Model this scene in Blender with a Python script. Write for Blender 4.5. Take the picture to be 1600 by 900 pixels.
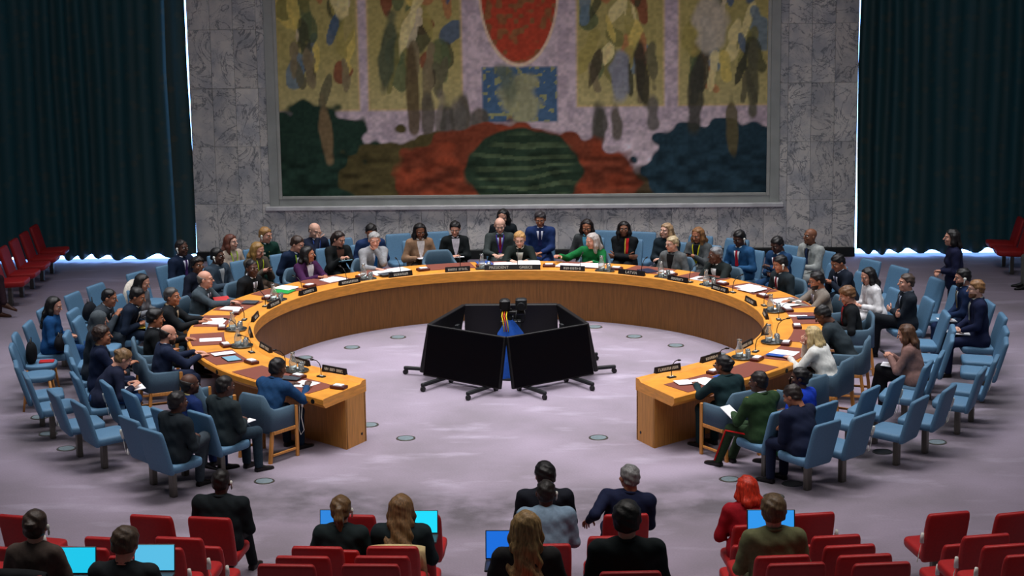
import bpy, math, random
import numpy as np
from mathutils import Matrix, Vector

# ------------------------------------------------------------------ camera, world, lights
SC = bpy.context.scene
COL = SC.collection
for o in list(bpy.data.objects):
    bpy.data.objects.remove(o)

CAM = np.array([0.972, -28.189, 7.161])
FW = np.array([-0.03196553, 0.97826615, -0.20487447])
RT = np.array([0.99946487, 0.02986252, -0.0133493])
UP = np.array([0.0069411, 0.20519155, 0.97869722])
FPX = 3200.0
cd = bpy.data.cameras.new('camera')
cam = bpy.data.objects.new('camera', cd)
COL.objects.link(cam)
cd.sensor_width = 36.0
cd.lens = FPX / 1600 * 36.0
cd.clip_end = 200
cam.matrix_world = Matrix((
    (RT[0], UP[0], -FW[0], CAM[0]),
    (RT[1], UP[1], -FW[1], CAM[1]),
    (RT[2], UP[2], -FW[2], CAM[2]),
    (0, 0, 0, 1)))
SC.camera = cam

W = bpy.data.worlds.new('world')
SC.world = W
W.use_nodes = True
W.node_tree.nodes['Background'].inputs[0].default_value = (0.62, 0.68, 0.78, 1)
W.node_tree.nodes['Background'].inputs[1].default_value = 0.06

def area(name, loc, aim, sx, sy, power, col=(1, 1, 1), spread=180):
    l = bpy.data.lights.new(name, 'AREA')
    l.shape = 'RECTANGLE'
    l.size = sx
    l.size_y = sy
    l.energy = power
    l.color = col
    l.spread = math.radians(spread)
    o = bpy.data.objects.new(name, l)
    COL.objects.link(o)
    o.location = loc
    o.rotation_euler = (Vector(aim) - Vector(loc)).to_track_quat('-Z', 'Y').to_euler()
    return o

area('ceiling_light', (0, 5.0, 10.5), (0, 4.2, 0), 9, 2, 300, (1.0, 0.96, 0.96), 72)
area('ceiling_light', (-5.2, 0, 10.5), (-3.9, 0, 0), 2, 9, 230, (0.97, 0.97, 1.0), 72)
area('ceiling_light', (5.2, 0, 10.5), (3.9, 0, 0), 2, 9, 230, (0.97, 0.97, 1.0), 72)
area('ceiling_light', (0, -5.5, 10.5), (0, -4.0, 0), 9, 2, 270, (1.0, 0.96, 0.96), 72)
area('ceiling_light', (0, -11.0, 9.5), (0, -11.2, 0), 14, 3, 300, (1.0, 0.94, 0.90), 90)
area('ceiling_light', (0, -13, 11.5), (0, 3, 1.0), 10, 2, 90, (0.95, 0.98, 1.0), 60)

VS = SC.view_settings
VS.view_transform = 'Standard'
VS.look = 'None'
VS.exposure = 0.0
VS.gamma = 1.0
VS.use_curve_mapping = False

# ------------------------------------------------------------------ picture point -> place
def ray(px, py):
    return FW + RT * ((px - 800) / FPX) - UP * ((py - 450) / FPX)

def at(px, py, z):
    d = ray(px, py)
    return CAM + d * ((z - CAM[2]) / d[2])

def at_y(px, py, Y):
    d = ray(px, py)
    return CAM + d * ((Y - CAM[1]) / d[1])

# ------------------------------------------------------------------ materials
def lin(c):
    out = []
    for v in c[:3]:
        v = v / 255.0
        out.append(v / 12.92 if v <= 0.04045 else ((v + 0.055) / 1.055) ** 2.4)
    return tuple(out) + (1.0,)

MATS = {}

def mat(key, col, rough=0.7, var=0.12, scale=40.0, bump=0.0, metal=0.0, spec=0.35, stretch=(1, 1, 1), emit=None, estr=0, alpha=None, trans=0.0):
    if key in MATS:
        return MATS[key]
    m = bpy.data.materials.new(key)
    m.use_nodes = True
    nt = m.node_tree
    b = nt.nodes['Principled BSDF']
    b.inputs['Roughness'].default_value = rough
    b.inputs['Metallic'].default_value = metal
    b.inputs['Specular IOR Level'].default_value = spec
    c = lin(col)
    if emit:
        b.inputs['Emission Color'].default_value = lin(emit)
        b.inputs['Emission Strength'].default_value = estr
    if trans:
        b.inputs['Transmission Weight'].default_value = trans
    if alpha is not None:
        b.inputs['Alpha'].default_value = alpha
    if var > 0:
        tc = nt.nodes.new('ShaderNodeTexCoord')
        mp = nt.nodes.new('ShaderNodeMapping')
        mp.inputs['Scale'].default_value = stretch
        nz = nt.nodes.new('ShaderNodeTexNoise')
        nz.inputs['Scale'].default_value = scale
        nz.inputs['Detail'].default_value = 3
        rp = nt.nodes.new('ShaderNodeMapRange')
        rp.inputs['From Min'].default_value = 0.3
        rp.inputs['From Max'].default_value = 0.7
        rp.inputs['To Min'].default_value = 1 - var
        rp.inputs['To Max'].default_value = 1 + var
        hs = nt.nodes.new('ShaderNodeMix')
        hs.data_type = 'RGBA'
        hs.blend_type = 'MULTIPLY'
        hs.inputs['Factor'].default_value = 1
        hs.inputs[6].default_value = c
        nt.links.new(tc.outputs['Object'], mp.inputs['Vector'])
        nt.links.new(mp.outputs[0], nz.inputs['Vector'])
        nt.links.new(nz.outputs['Fac'], rp.inputs['Value'])
        nt.links.new(rp.outputs[0], hs.inputs[7])
        nt.links.new(hs.outputs[2], b.inputs['Base Color'])
        if bump > 0:
            bp = nt.nodes.new('ShaderNodeBump')
            bp.inputs['Strength'].default_value = bump
            bp.inputs['Distance'].default_value = 0.01
            nt.links.new(nz.outputs['Fac'], bp.inputs['Height'])
            nt.links.new(bp.outputs[0], b.inputs['Normal'])
    else:
        b.inputs['Base Color'].default_value = c
    MATS[key] = m
    return m

def cloth(col):
    return mat('cloth_%d_%d_%d' % tuple(col), col, 0.85, 0.14, 30, 0.12, spec=0.2)

def hairmat(col):
    return mat('hair_%d_%d_%d' % tuple(col), col, 0.5, 0.45, 26, 0.3, spec=0.4, stretch=(3.0, 3.0, 0.35))

SKIN = {'light': (205, 150, 128), 'fair': (214, 168, 148), 'tan': (170, 112, 84), 'brown': (124, 80, 58), 'dark': (82, 53, 42)}

def skin(k):
    return mat('skin_' + k, SKIN[k], 0.55, 0.06, 18, spec=0.4)

M_WOOD = mat('oak_top', (216, 144, 54), 0.42, 0.16, 5, 0.03, spec=0.45, stretch=(1.2, 1.2, 8))
M_OAKV = mat('oak_panel', (186, 128, 62), 0.5, 0.20, 14, 0.04, spec=0.4, stretch=(3.5, 3.5, 0.25))
M_LEATH = mat('brown_leather', (122, 66, 54), 0.55, 0.10, 60, 0.1)
M_BLUE = mat('blue_upholstery', (84, 122, 152), 0.6, 0.07, 50, 0.1, spec=0.35)
M_BLUE2 = mat('slate_blue_fabric', (78, 102, 120), 0.8, 0.10, 90, 0.15, spec=0.2)
M_RED = mat('red_upholstery', (172, 34, 36), 0.5, 0.08, 40, 0.08, spec=0.4)
M_STEEL = mat('brushed_steel', (112, 110, 102), 0.38, 0.15, 8, 0, metal=0.85, stretch=(14, 14, 0.6))
M_CHWOOD = mat('chair_wood', (190, 128, 62), 0.45, 0.16, 12, spec=0.4, stretch=(4, 4, 0.5))
M_BLACK = mat('black_plastic', (16, 16, 18), 0.4, 0.08, 30)
M_SCREEN = mat('dark_screen', (5, 5, 9), 0.3, 0.0, spec=0.12)
M_DARKM = mat('dark_metal', (38, 40, 42), 0.45, 0.1, 20, metal=0.5)
M_WHITE = mat('white_plastic', (225, 225, 218), 0.45, 0.03, 20)
M_PAPER = mat('white_paper', (240, 240, 245), 0.8, 0.03, 12)
M_PLATE = mat('nameplate_black', (22, 18, 20), 0.45, 0.06, 30)
M_INK = mat('plate_lettering', (190, 185, 170), 0.6, 0.0)
M_TRAYW = mat('dark_red_wood', (74, 26, 24), 0.4, 0.12, 20)
M_CHROME = mat('tray_metal', (120, 125, 125), 0.22, 0.1, 10, metal=0.9)
M_GLASS = mat('clear_glass', (235, 240, 240), 0.05, 0, trans=0.9, spec=0.6)
M_DISC = mat('floor_box_lid', (116, 130, 136), 0.5, 0.12, 20, metal=0.3)
M_DISCD = mat('floor_box_dark', (26, 30, 32), 0.5, 0.12, 20)
M_BASE = mat('black_base', (24, 28, 28), 0.5, 0.15, 6)
M_SHOE = mat('black_shoe', (16, 15, 16), 0.35, 0.08, 30)
M_SHOEB = mat('brown_shoe', (74, 42, 26), 0.35, 0.1, 30)
M_SHOER = mat('red_shoe', (150, 24, 28), 0.35, 0.08, 30)
M_EYEW = mat('eye_white', (215, 210, 205), 0.3, 0)
M_EYED = mat('eye_dark', (24, 18, 14), 0.2, 0)
M_LAPTOP = mat('laptop_shell', (70, 72, 76), 0.4, 0.05, 20, metal=0.4)

def scr(col, k):
    return mat('lit_screen_%d_%d_%d' % tuple(col), (20, 20, 20), 0.3, 0, emit=col, estr=k)

# ------------------------------------------------------------------ mesh building
class MB:
    def __init__(s):
        s.v = []
        s.f = []
        s.m = []
        s.n = 0

    def add(s, V, F, mi=0):
        s.v.append(np.asarray(V, np.float64).reshape(-1, 3))
        for f in F:
            s.f.append(tuple(int(i) + s.n for i in f))
            s.m.append(mi)
        s.n += len(s.v[-1])
        return s

    def box(s, c, size, R=None, mi=0, ch=0.0):
        x, y, z = [k / 2 for k in size]
        if ch <= 0:
            V = np.array([(i, j, k) for k in (-z, z) for j in (-y, y) for i in (-x, x)])
            F = [(0, 2, 3, 1), (4, 5, 7, 6), (0, 1, 5, 4), (2, 6, 7, 3), (0, 4, 6, 2), (1, 3, 7, 5)]
        else:
            c2 = min(ch, x * .9, y * .9, z * .9)
            def ring(zz, k):
                a, b = x - k, y - k
                return [(a, b - c2, zz), (a - c2, b, zz), (-a + c2, b, zz), (-a, b - c2, zz), (-a, -b + c2, zz), (-a + c2, -b, zz), (a - c2, -b, zz), (a, -b + c2, zz)]
            rs = [ring(-z, c2), ring(-z + c2, 0), ring(z - c2, 0), ring(z, c2)]
            V = np.array([p for r in rs for p in r])
            F = [tuple(range(7, -1, -1)), tuple(range(24, 32))]
            for k in range(3):
                for i in range(8):
                    j = (i + 1) % 8
                    F.append((k * 8 + i, k * 8 + j, k * 8 + 8 + j, k * 8 + 8 + i))
        if R is not None:
            V = V @ np.asarray(R).T
        return s.add(V + np.asarray(c), F, mi)

    def rings(s, rs, cap0=True, cap1=True, mi=0, closed=True):
        n = len(rs[0])
        V = np.concatenate([np.asarray(r, float).reshape(-1, 3) for r in rs])
        F = []
        for k in range(len(rs) - 1):
            for i in range(n if closed else n - 1):
                j = (i + 1) % n
                F.append((k * n + i, k * n + j, (k + 1) * n + j, (k + 1) * n + i))
        if cap0:
            F.append(tuple(range(n - 1, -1, -1)))
        if cap1:
            F.append(tuple((len(rs) - 1) * n + i for i in range(n)))
        return s.add(V, F, mi)

    def tube(s, pts, rad, n=8, mi=0, cap=True, flat=1.0):
        pts = [np.asarray(p, float) for p in pts]
        if not hasattr(rad, '__len__'):
            rad = [rad] * len(pts)
        rs = []
        ref = np.array([0.31, 0.2, 0.93])
        for k, p in enumerate(pts):
            a = pts[max(0, k - 1)]
            b = pts[min(len(pts) - 1, k + 1)]
            t = (b - a) / (np.linalg.norm(b - a) + 1e-9)
            if abs(t @ ref) > .97:
                ref = np.array([1., 0, 0])
            u = np.cross(ref, t)
            u /= np.linalg.norm(u)
            w = np.cross(t, u)
            rs.append([p + rad[k] * (math.cos(q) * u + math.sin(q) * w * flat) for q in np.linspace(0, 2 * math.pi, n, endpoint=False)])
        return s.rings(rs, cap, cap, mi)

    def lathe(s, prof, n=16, c=(0, 0, 0), mi=0, cap=True):
        rs = [[(c[0] + r * math.cos(a), c[1] + r * math.sin(a), c[2] + z) for a in np.linspace(0, 2 * math.pi, n, endpoint=False)] for r, z in prof]
        return s.rings(rs, cap, cap, mi)

    def ball(s, c, r, nu=10, nv=7, mi=0):
        r = np.ones(3) * np.asarray(r)
        rs = [[np.asarray(c) + r * np.array([math.sin(t) * math.cos(a), math.sin(t) * math.sin(a), -math.cos(t)]) for a in np.linspace(0, 2 * math.pi, nu, endpoint=False)] for t in np.linspace(0.12, math.pi - 0.12, nv)]
        return s.rings(rs, True, True, mi)

    def mesh(s, name, mats, smooth=False):
        me = bpy.data.meshes.new(name)
        me.from_pydata([tuple(p) for p in np.concatenate(s.v)], [], s.f)
        for m in mats if isinstance(mats, (list, tuple)) else [mats]:
            me.materials.append(m)
        me.polygons.foreach_set('material_index', s.m)
        me.polygons.foreach_set('use_smooth', [smooth] * len(s.f))
        me.update()
        return me

def raw_mesh(name, V, F, mats, smooth=True, mi=None):
    me = bpy.data.meshes.new(name)
    V = np.ascontiguousarray(V, np.float32)
    F = np.ascontiguousarray(F, np.int32)
    me.vertices.add(len(V))
    me.vertices.foreach_set('co', V.ravel())
    me.loops.add(F.size)
    me.loops.foreach_set('vertex_index', F.ravel())
    me.polygons.add(len(F))
    me.polygons.foreach_set('loop_start', np.arange(0, F.size, F.shape[1], dtype=np.int32))
    me.polygons.foreach_set('loop_total', np.full(len(F), F.shape[1], np.int32))
    for m in mats if isinstance(mats, (list, tuple)) else [mats]:
        me.materials.append(m)
    if mi is not None:
        me.polygons.foreach_set('material_index', np.asarray(mi, np.int32))
    me.polygons.foreach_set('use_smooth', np.full(len(F), smooth))
    me.update(calc_edges=True)
    return me

def link(name, me, parent=None, loc=(0, 0, 0), rz=0.0):
    o = bpy.data.objects.new(name, me)
    COL.objects.link(o)
    if parent is not None:
        o.parent = parent
    o.location = loc
    if rz:
        o.rotation_euler = (0, 0, rz)
    return o

def tag(o, label=None, cat=None, group=None, kind=None):
    if label:
        o['label'] = label
    if cat:
        o['category'] = cat
    if group:
        o['group'] = group
    if kind:
        o['kind'] = kind
    return o

def auto_smooth(me, deg=35):
    pass

# ------------------------------------------------------------------ distance-field surfaces
def grid(lo, hi, h):
    n = [max(4, int(math.ceil((hi[i] - lo[i]) / h)) + 1) for i in range(3)]
    ax = [lo[i] + h * np.arange(n[i], dtype=np.float32) for i in range(3)]
    X, Y, Z = np.meshgrid(*ax, indexing='ij')
    return np.stack([X, Y, Z], -1).astype(np.float32)

def nets(d, lo, h):
    nx, ny, nz = d.shape
    c = (nx - 1, ny - 1, nz - 1)
    acc = np.zeros(c + (3,), np.float32)
    cnt = np.zeros(c, np.float32)
    for ax in range(3):
        for a in (0, 1):
            for b in (0, 1):
                off = [0, 0, 0]
                oth = [i for i in range(3) if i != ax]
                off[oth[0]] = a
                off[oth[1]] = b
                s0 = tuple(slice(off[i], off[i] + c[i]) for i in range(3))
                off2 = list(off)
                off2[ax] = 1
                s1 = tuple(slice(off2[i], off2[i] + c[i]) for i in range(3))
                d0 = d[s0]
                d1 = d[s1]
                m = (d0 < 0) != (d1 < 0)
                t = d0[m] / (d0[m] - d1[m])
                p = np.zeros((len(t), 3), np.float32)
                p += np.array(off, np.float32)
                p[:, ax] = t
                acc[m] += p
                cnt[m] += 1
    act = cnt > 0
    idx = -np.ones(c, np.int64)
    idx[act] = np.arange(act.sum())
    cell = np.argwhere(act).astype(np.float32)
    V = (acc[act] / cnt[act][:, None] + cell) * h + np.asarray(lo, np.float32)
    F = []
    for ax in range(3):
        o1, o2 = [(1, 2), (2, 0), (0, 1)][ax]
        lo_s = [slice(1, c[i]) for i in range(3)]
        s0 = list(lo_s)
        s0[ax] = slice(0, c[ax])
        s1 = list(lo_s)
        s1[ax] = slice(1, c[ax] + 1)
        a = d[tuple(s0)] < 0
        b = d[tuple(s1)] < 0
        e = np.argwhere(a != b)
        if len(e) == 0:
            continue
        fl = a[tuple(e.T)]
        base = e + np.array([0 if i == ax else 1 for i in range(3)])
        def cid(d1, d2):
            q = base.copy()
            q[:, o1] += d1
            q[:, o2] += d2
            return idx[tuple(q.T)]
        Q = np.stack([cid(-1, -1), cid(0, -1), cid(0, 0), cid(-1, 0)], 1)
        Q[~fl] = Q[~fl][:, ::-1]
        F.append(Q)
    return V, np.concatenate(F)

def cone(P, a, b, ra, rb):
    a = np.asarray(a, np.float32)
    ab = np.asarray(b, np.float32) - a
    pa = P - a
    t = np.clip(pa @ ab / (ab @ ab + 1e-9), 0, 1)
    q = pa - t[..., None] * ab
    return np.sqrt((q * q).sum(-1)) - (ra + (rb - ra) * t)

def econe(P, a, b, rxa, rya, rxb, ryb, X):
    a = np.asarray(a, np.float32)
    ab = np.asarray(b, np.float32) - a
    X = np.asarray(X, np.float32)
    pa = P - a
    t = np.clip(pa @ ab / (ab @ ab + 1e-9), 0, 1)
    q = pa - t[..., None] * ab
    dx = q @ X
    dn2 = np.maximum((q * q).sum(-1) - dx * dx, 0)
    rx = rxa + (rxb - rxa) * t
    ry = rya + (ryb - rya) * t
    k = np.sqrt((dx / rx) ** 2 + dn2 / ry ** 2)
    return (k - 1) * np.minimum(rx, ry)

def ell(P, c, r, R=None):
    q = P - np.asarray(c, np.float32)
    if R is not None:
        q = q @ np.asarray(R, np.float32)
    r = np.asarray(r, np.float32)
    k0 = np.sqrt(((q / r) ** 2).sum(-1))
    k1 = np.sqrt(((q / (r * r)) ** 2).sum(-1)) + 1e-6
    return k0 * (k0 - 1) / k1

def smin(a, b, k):
    h = np.clip(0.5 + 0.5 * (b - a) / k, 0, 1)
    return b + (a - b) * h - k * h * (1 - h)

def smax(a, b, k):
    return -smin(-a, -b, k)

# ------------------------------------------------------------------ setting: carpet floor, steps
def carpet_material():
    m = bpy.data.materials.new('mauve_carpet')
    m.use_nodes = True
    nt = m.node_tree
    b = nt.nodes['Principled BSDF']
    b.inputs['Roughness'].default_value = 0.95
    b.inputs['Specular IOR Level'].default_value = 0.1
    tc = nt.nodes.new('ShaderNodeTexCoord')
    def noise(scale, detail, mp=None):
        n = nt.nodes.new('ShaderNodeTexNoise')
        n.inputs['Scale'].default_value = scale
        n.inputs['Detail'].default_value = detail
        if mp:
            q = nt.nodes.new('ShaderNodeMapping')
            q.inputs['Scale'].default_value = mp
            nt.links.new(tc.outputs['Object'], q.inputs['Vector'])
            nt.links.new(q.outputs[0], n.inputs['Vector'])
        else:
            nt.links.new(tc.outputs['Object'], n.inputs['Vector'])
        return n
    big = noise(0.55, 4)
    ramp = nt.nodes.new('ShaderNodeValToRGB')
    e = ramp.color_ramp.elements
    e[0].position = 0.34
    e[0].color = lin((126, 117, 127))
    e[1].position = 0.66
    e[1].color = lin((150, 138, 154))
    nt.links.new(big.outputs['Fac'], ramp.inputs['Fac'])
    worn = noise(1.3, 5, (0.7, 1.6, 1))
    wr = nt.nodes.new('ShaderNodeMapRange')
    wr.inputs['From Min'].default_value = 0.56
    wr.inputs['From Max'].default_value = 0.80
    wr.inputs['To Max'].default_value = 0.75
    nt.links.new(worn.outputs['Fac'], wr.inputs['Value'])
    mx = nt.nodes.new('ShaderNodeMix')
    mx.data_type = 'RGBA'
    mx.inputs[7].default_value = lin((178, 168, 186))
    nt.links.new(wr.outputs[0], mx.inputs['Factor'])
    nt.links.new(ramp.outputs[0], mx.inputs[6])
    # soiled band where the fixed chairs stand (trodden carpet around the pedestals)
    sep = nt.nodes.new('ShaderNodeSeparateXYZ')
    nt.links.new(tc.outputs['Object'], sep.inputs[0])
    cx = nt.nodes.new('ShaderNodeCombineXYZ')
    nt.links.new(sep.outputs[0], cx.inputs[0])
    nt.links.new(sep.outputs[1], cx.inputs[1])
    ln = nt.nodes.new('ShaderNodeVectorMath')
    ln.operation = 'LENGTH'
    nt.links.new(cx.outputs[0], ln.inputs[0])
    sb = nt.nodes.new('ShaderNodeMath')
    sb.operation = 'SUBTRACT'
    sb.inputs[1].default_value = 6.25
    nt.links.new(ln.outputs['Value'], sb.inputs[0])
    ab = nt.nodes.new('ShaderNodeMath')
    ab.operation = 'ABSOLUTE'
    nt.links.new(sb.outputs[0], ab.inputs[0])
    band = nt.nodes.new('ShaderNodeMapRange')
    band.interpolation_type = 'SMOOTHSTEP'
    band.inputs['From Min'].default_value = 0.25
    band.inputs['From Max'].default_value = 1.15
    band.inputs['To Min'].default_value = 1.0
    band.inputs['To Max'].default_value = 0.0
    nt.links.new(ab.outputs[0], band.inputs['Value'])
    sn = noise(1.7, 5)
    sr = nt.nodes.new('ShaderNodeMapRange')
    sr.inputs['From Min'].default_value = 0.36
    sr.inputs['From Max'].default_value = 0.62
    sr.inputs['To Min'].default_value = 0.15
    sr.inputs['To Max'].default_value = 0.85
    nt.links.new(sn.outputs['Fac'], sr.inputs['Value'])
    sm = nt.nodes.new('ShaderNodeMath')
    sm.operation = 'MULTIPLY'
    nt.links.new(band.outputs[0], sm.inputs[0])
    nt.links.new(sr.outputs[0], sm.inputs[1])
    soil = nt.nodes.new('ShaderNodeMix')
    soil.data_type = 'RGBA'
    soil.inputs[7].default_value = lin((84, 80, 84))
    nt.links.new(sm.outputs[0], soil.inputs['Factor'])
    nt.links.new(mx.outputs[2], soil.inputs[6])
    mx = soil
    fine = noise(38, 4, (1, 1.6, 1))
    fr = nt.nodes.new('ShaderNodeMapRange')
    fr.inputs['To Min'].default_value = 0.86
    fr.inputs['To Max'].default_value = 1.12
    nt.links.new(fine.outputs['Fac'], fr.inputs['Value'])
    ml = nt.nodes.new('ShaderNodeMix')
    ml.data_type = 'RGBA'
    ml.blend_type = 'MULTIPLY'
    ml.inputs['Factor'].default_value = 1
    nt.links.new(mx.outputs[2], ml.inputs[6])
    nt.links.new(fr.outputs[0], ml.inputs[7])
    nt.links.new(ml.outputs[2], b.inputs['Base Color'])
    bp = nt.nodes.new('ShaderNodeBump')
    bp.inputs['Strength'].default_value = 0.25
    bp.inputs['Distance'].default_value = 0.01
    nt.links.new(fine.outputs['Fac'], bp.inputs['Height'])
    nt.links.new(bp.outputs[0], b.inputs['Normal'])
    return m

M_CARPET = carpet_material()
fl = link('floor', MB().box((0, -2.5, -0.1), (27, 26, 0.2)).mesh('floor', M_CARPET))
tag(fl, 'mauve grey carpet floor of the chamber', None, None, 'structure')
ROW_Y = [-8.65, -9.57, -10.5, -11.4, -12.3, -13.2, -14.1]
ROW_Z = [0.0, 0.0, 0.40, 0.62, 0.85, 1.10, 1.36]
for i in range(2, 7):
    y1 = ROW_Y[i] + 0.46
    y0 = ROW_Y[i + 1] + 0.46 if i < 6 else ROW_Y[i] - 0.6
    st = link('floor_step', MB().box((0, (y0 + y1) / 2, ROW_Z[i] / 2), (16, y1 - y0, ROW_Z[i]), ch=0.012).mesh('floor_step', M_CARPET))
    tag(st, 'carpeted audience step under the %s red seat row' % ['', '', 'third', 'fourth', 'fifth', 'sixth', 'seventh'][i], None, None, 'structure')

# ------------------------------------------------------------------ marble wall
def marble_material():
    m = bpy.data.materials.new('grey_marble')
    m.use_nodes = True
    nt = m.node_tree
    b = nt.nodes['Principled BSDF']
    b.inputs['Roughness'].default_value = 0.38
    b.inputs['Specular IOR Level'].default_value = 0.3
    tc = nt.nodes.new('ShaderNodeTexCoord')
    oi = nt.nodes.new('ShaderNodeObjectInfo')
    mul = nt.nodes.new('ShaderNodeMath')
    mul.operation = 'MULTIPLY'
    mul.inputs[1].default_value = 57.0
    nt.links.new(oi.outputs['Random'], mul.inputs[0])
    comb = nt.nodes.new('ShaderNodeCombineXYZ')
    nt.links.new(mul.outputs[0], comb.inputs[1])
    add = nt.nodes.new('ShaderNodeVectorMath')
    add.operation = 'ADD'
    nt.links.new(tc.outputs['Object'], add.inputs[0])
    nt.links.new(comb.outputs[0], add.inputs[1])
    def veins(scale, width, dist, rough=0.6):
        n = nt.nodes.new('ShaderNodeTexNoise')
        n.inputs['Scale'].default_value = scale
        n.inputs['Detail'].default_value = 5
        n.inputs['Roughness'].default_value = rough
        n.inputs['Distortion'].default_value = dist
        nt.links.new(add.outputs[0], n.inputs['Vector'])
        s = nt.nodes.new('ShaderNodeMath')
        s.operation = 'SUBTRACT'
        s.inputs[1].default_value = 0.5
        nt.links.new(n.outputs['Fac'], s.inputs[0])
        a = nt.nodes.new('ShaderNodeMath')
        a.operation = 'ABSOLUTE'
        nt.links.new(s.outputs[0], a.inputs[0])
        r = nt.nodes.new('ShaderNodeMapRange')
        r.inputs['From Min'].default_value = 0.0
        r.inputs['From Max'].default_value = width
        nt.links.new(a.outputs[0], r.inputs['Value'])
        return r
    v1 = veins(1.5, 0.022, 1.8)
    v2 = veins(3.2, 0.016, 1.2)
    cl = nt.nodes.new('ShaderNodeTexNoise')
    cl.inputs['Scale'].default_value = 2.2
    cl.inputs['Detail'].default_value = 5
    nt.links.new(add.outputs[0], cl.inputs['Vector'])
    base = nt.nodes.new('ShaderNodeValToRGB')
    e = base.color_ramp.elements
    e[0].position = 0.36
    e[0].color = lin((182, 184, 188))
    e[1].position = 0.6
    e[1].color = lin((226, 222, 216))
    nt.links.new(cl.outputs['Fac'], base.inputs['Fac'])
    def over(fac, col_in, dark, amt):
        iv = nt.nodes.new('ShaderNodeMapRange')
        iv.inputs['To Min'].default_value = amt
        iv.inputs['To Max'].default_value = 0
        nt.links.new(fac.outputs[0], iv.inputs['Value'])
        mx = nt.nodes.new('ShaderNodeMix')
        mx.data_type = 'RGBA'
        mx.inputs[7].default_value = lin(dark)
        nt.links.new(iv.outputs[0], mx.inputs['Factor'])
        nt.links.new(col_in, mx.inputs[6])
        return mx.outputs[2]
    c = over(v2, base.outputs[0], (120, 126, 134), 0.5)
    c = over(v1, c, (84, 92, 102), 0.75)
    rv = nt.nodes.new('ShaderNodeMapRange')
    rv.inputs['To Min'].default_value = 0.90
    rv.inputs['To Max'].default_value = 1.08
    nt.links.new(oi.outputs['Random'], rv.inputs['Value'])
    ml = nt.nodes.new('ShaderNodeMix')
    ml.data_type = 'RGBA'
    ml.blend_type = 'MULTIPLY'
    ml.inputs['Factor'].default_value = 1
    nt.links.new(c, ml.inputs[6])
    nt.links.new(rv.outputs[0], ml.inputs[7])
    nt.links.new(ml.outputs[2], b.inputs['Base Color'])
    return m

M_MARBLE = marble_material()
YW = 8.62
WALLT = 7.0
wall = link('wall_back', MB().box((0, YW + 0.20, WALLT / 2), (12.04, 0.30, WALLT)).mesh('wall_back', mat('wall_core', (120, 122, 124), 0.9, 0.1, 5)))
tag(wall, 'grey veined marble wall behind the table', None, None, 'structure')
cols = 29
cw = 12.04 / cols
slab_cache = {}

def slab(w, h):
    k = (round(w, 3), round(h, 3))
    if k not in slab_cache:
        slab_cache[k] = MB().box((0, 0, 0), (w - 0.004, 0.05, h - 0.004), ch=0.002).mesh('marble_slab', M_MARBLE)
    return slab_cache[k]

for i in range(cols):
    x = -6.02 + (i + .5) * cw
    link('marble_slab', slab(cw, 0.88), wall, (x, YW + 0.03, 0.17 + 0.44))
    z = 1.05
    while z < WALLT - 0.3:
        hh = min(1.06, WALLT - z)
        if abs(x) > 4.5 or z > 5.9:
            link('marble_slab', slab(cw, hh), wall, (x, YW + 0.03, z + hh / 2))
        z += hh
bb = link('baseboard_back', MB().box((0, YW - 0.01, 0.085), (12.04, 0.07, 0.17), ch=0.006).mesh('baseboard', M_BASE))
tag(bb, 'black base strip along the foot of the marble wall', None, None, 'structure')

# ------------------------------------------------------------------ wall painting (generic colour composition)
def vnoise(x, y, seed):
    rng = np.random.RandomState(seed)
    T = rng.rand(64, 64)
    xi = np.floor(x).astype(int)
    yi = np.floor(y).astype(int)
    fx = x - xi
    fy = y - yi
    fx = fx * fx * (3 - 2 * fx)
    fy = fy * fy * (3 - 2 * fy)
    g = lambda a, b: T[a % 64, b % 64]
    return (g(xi, yi) * (1 - fx) + g(xi + 1, yi) * fx) * (1 - fy) + (g(xi, yi + 1) * (1 - fx) + g(xi + 1, yi + 1) * fx) * fy

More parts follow.
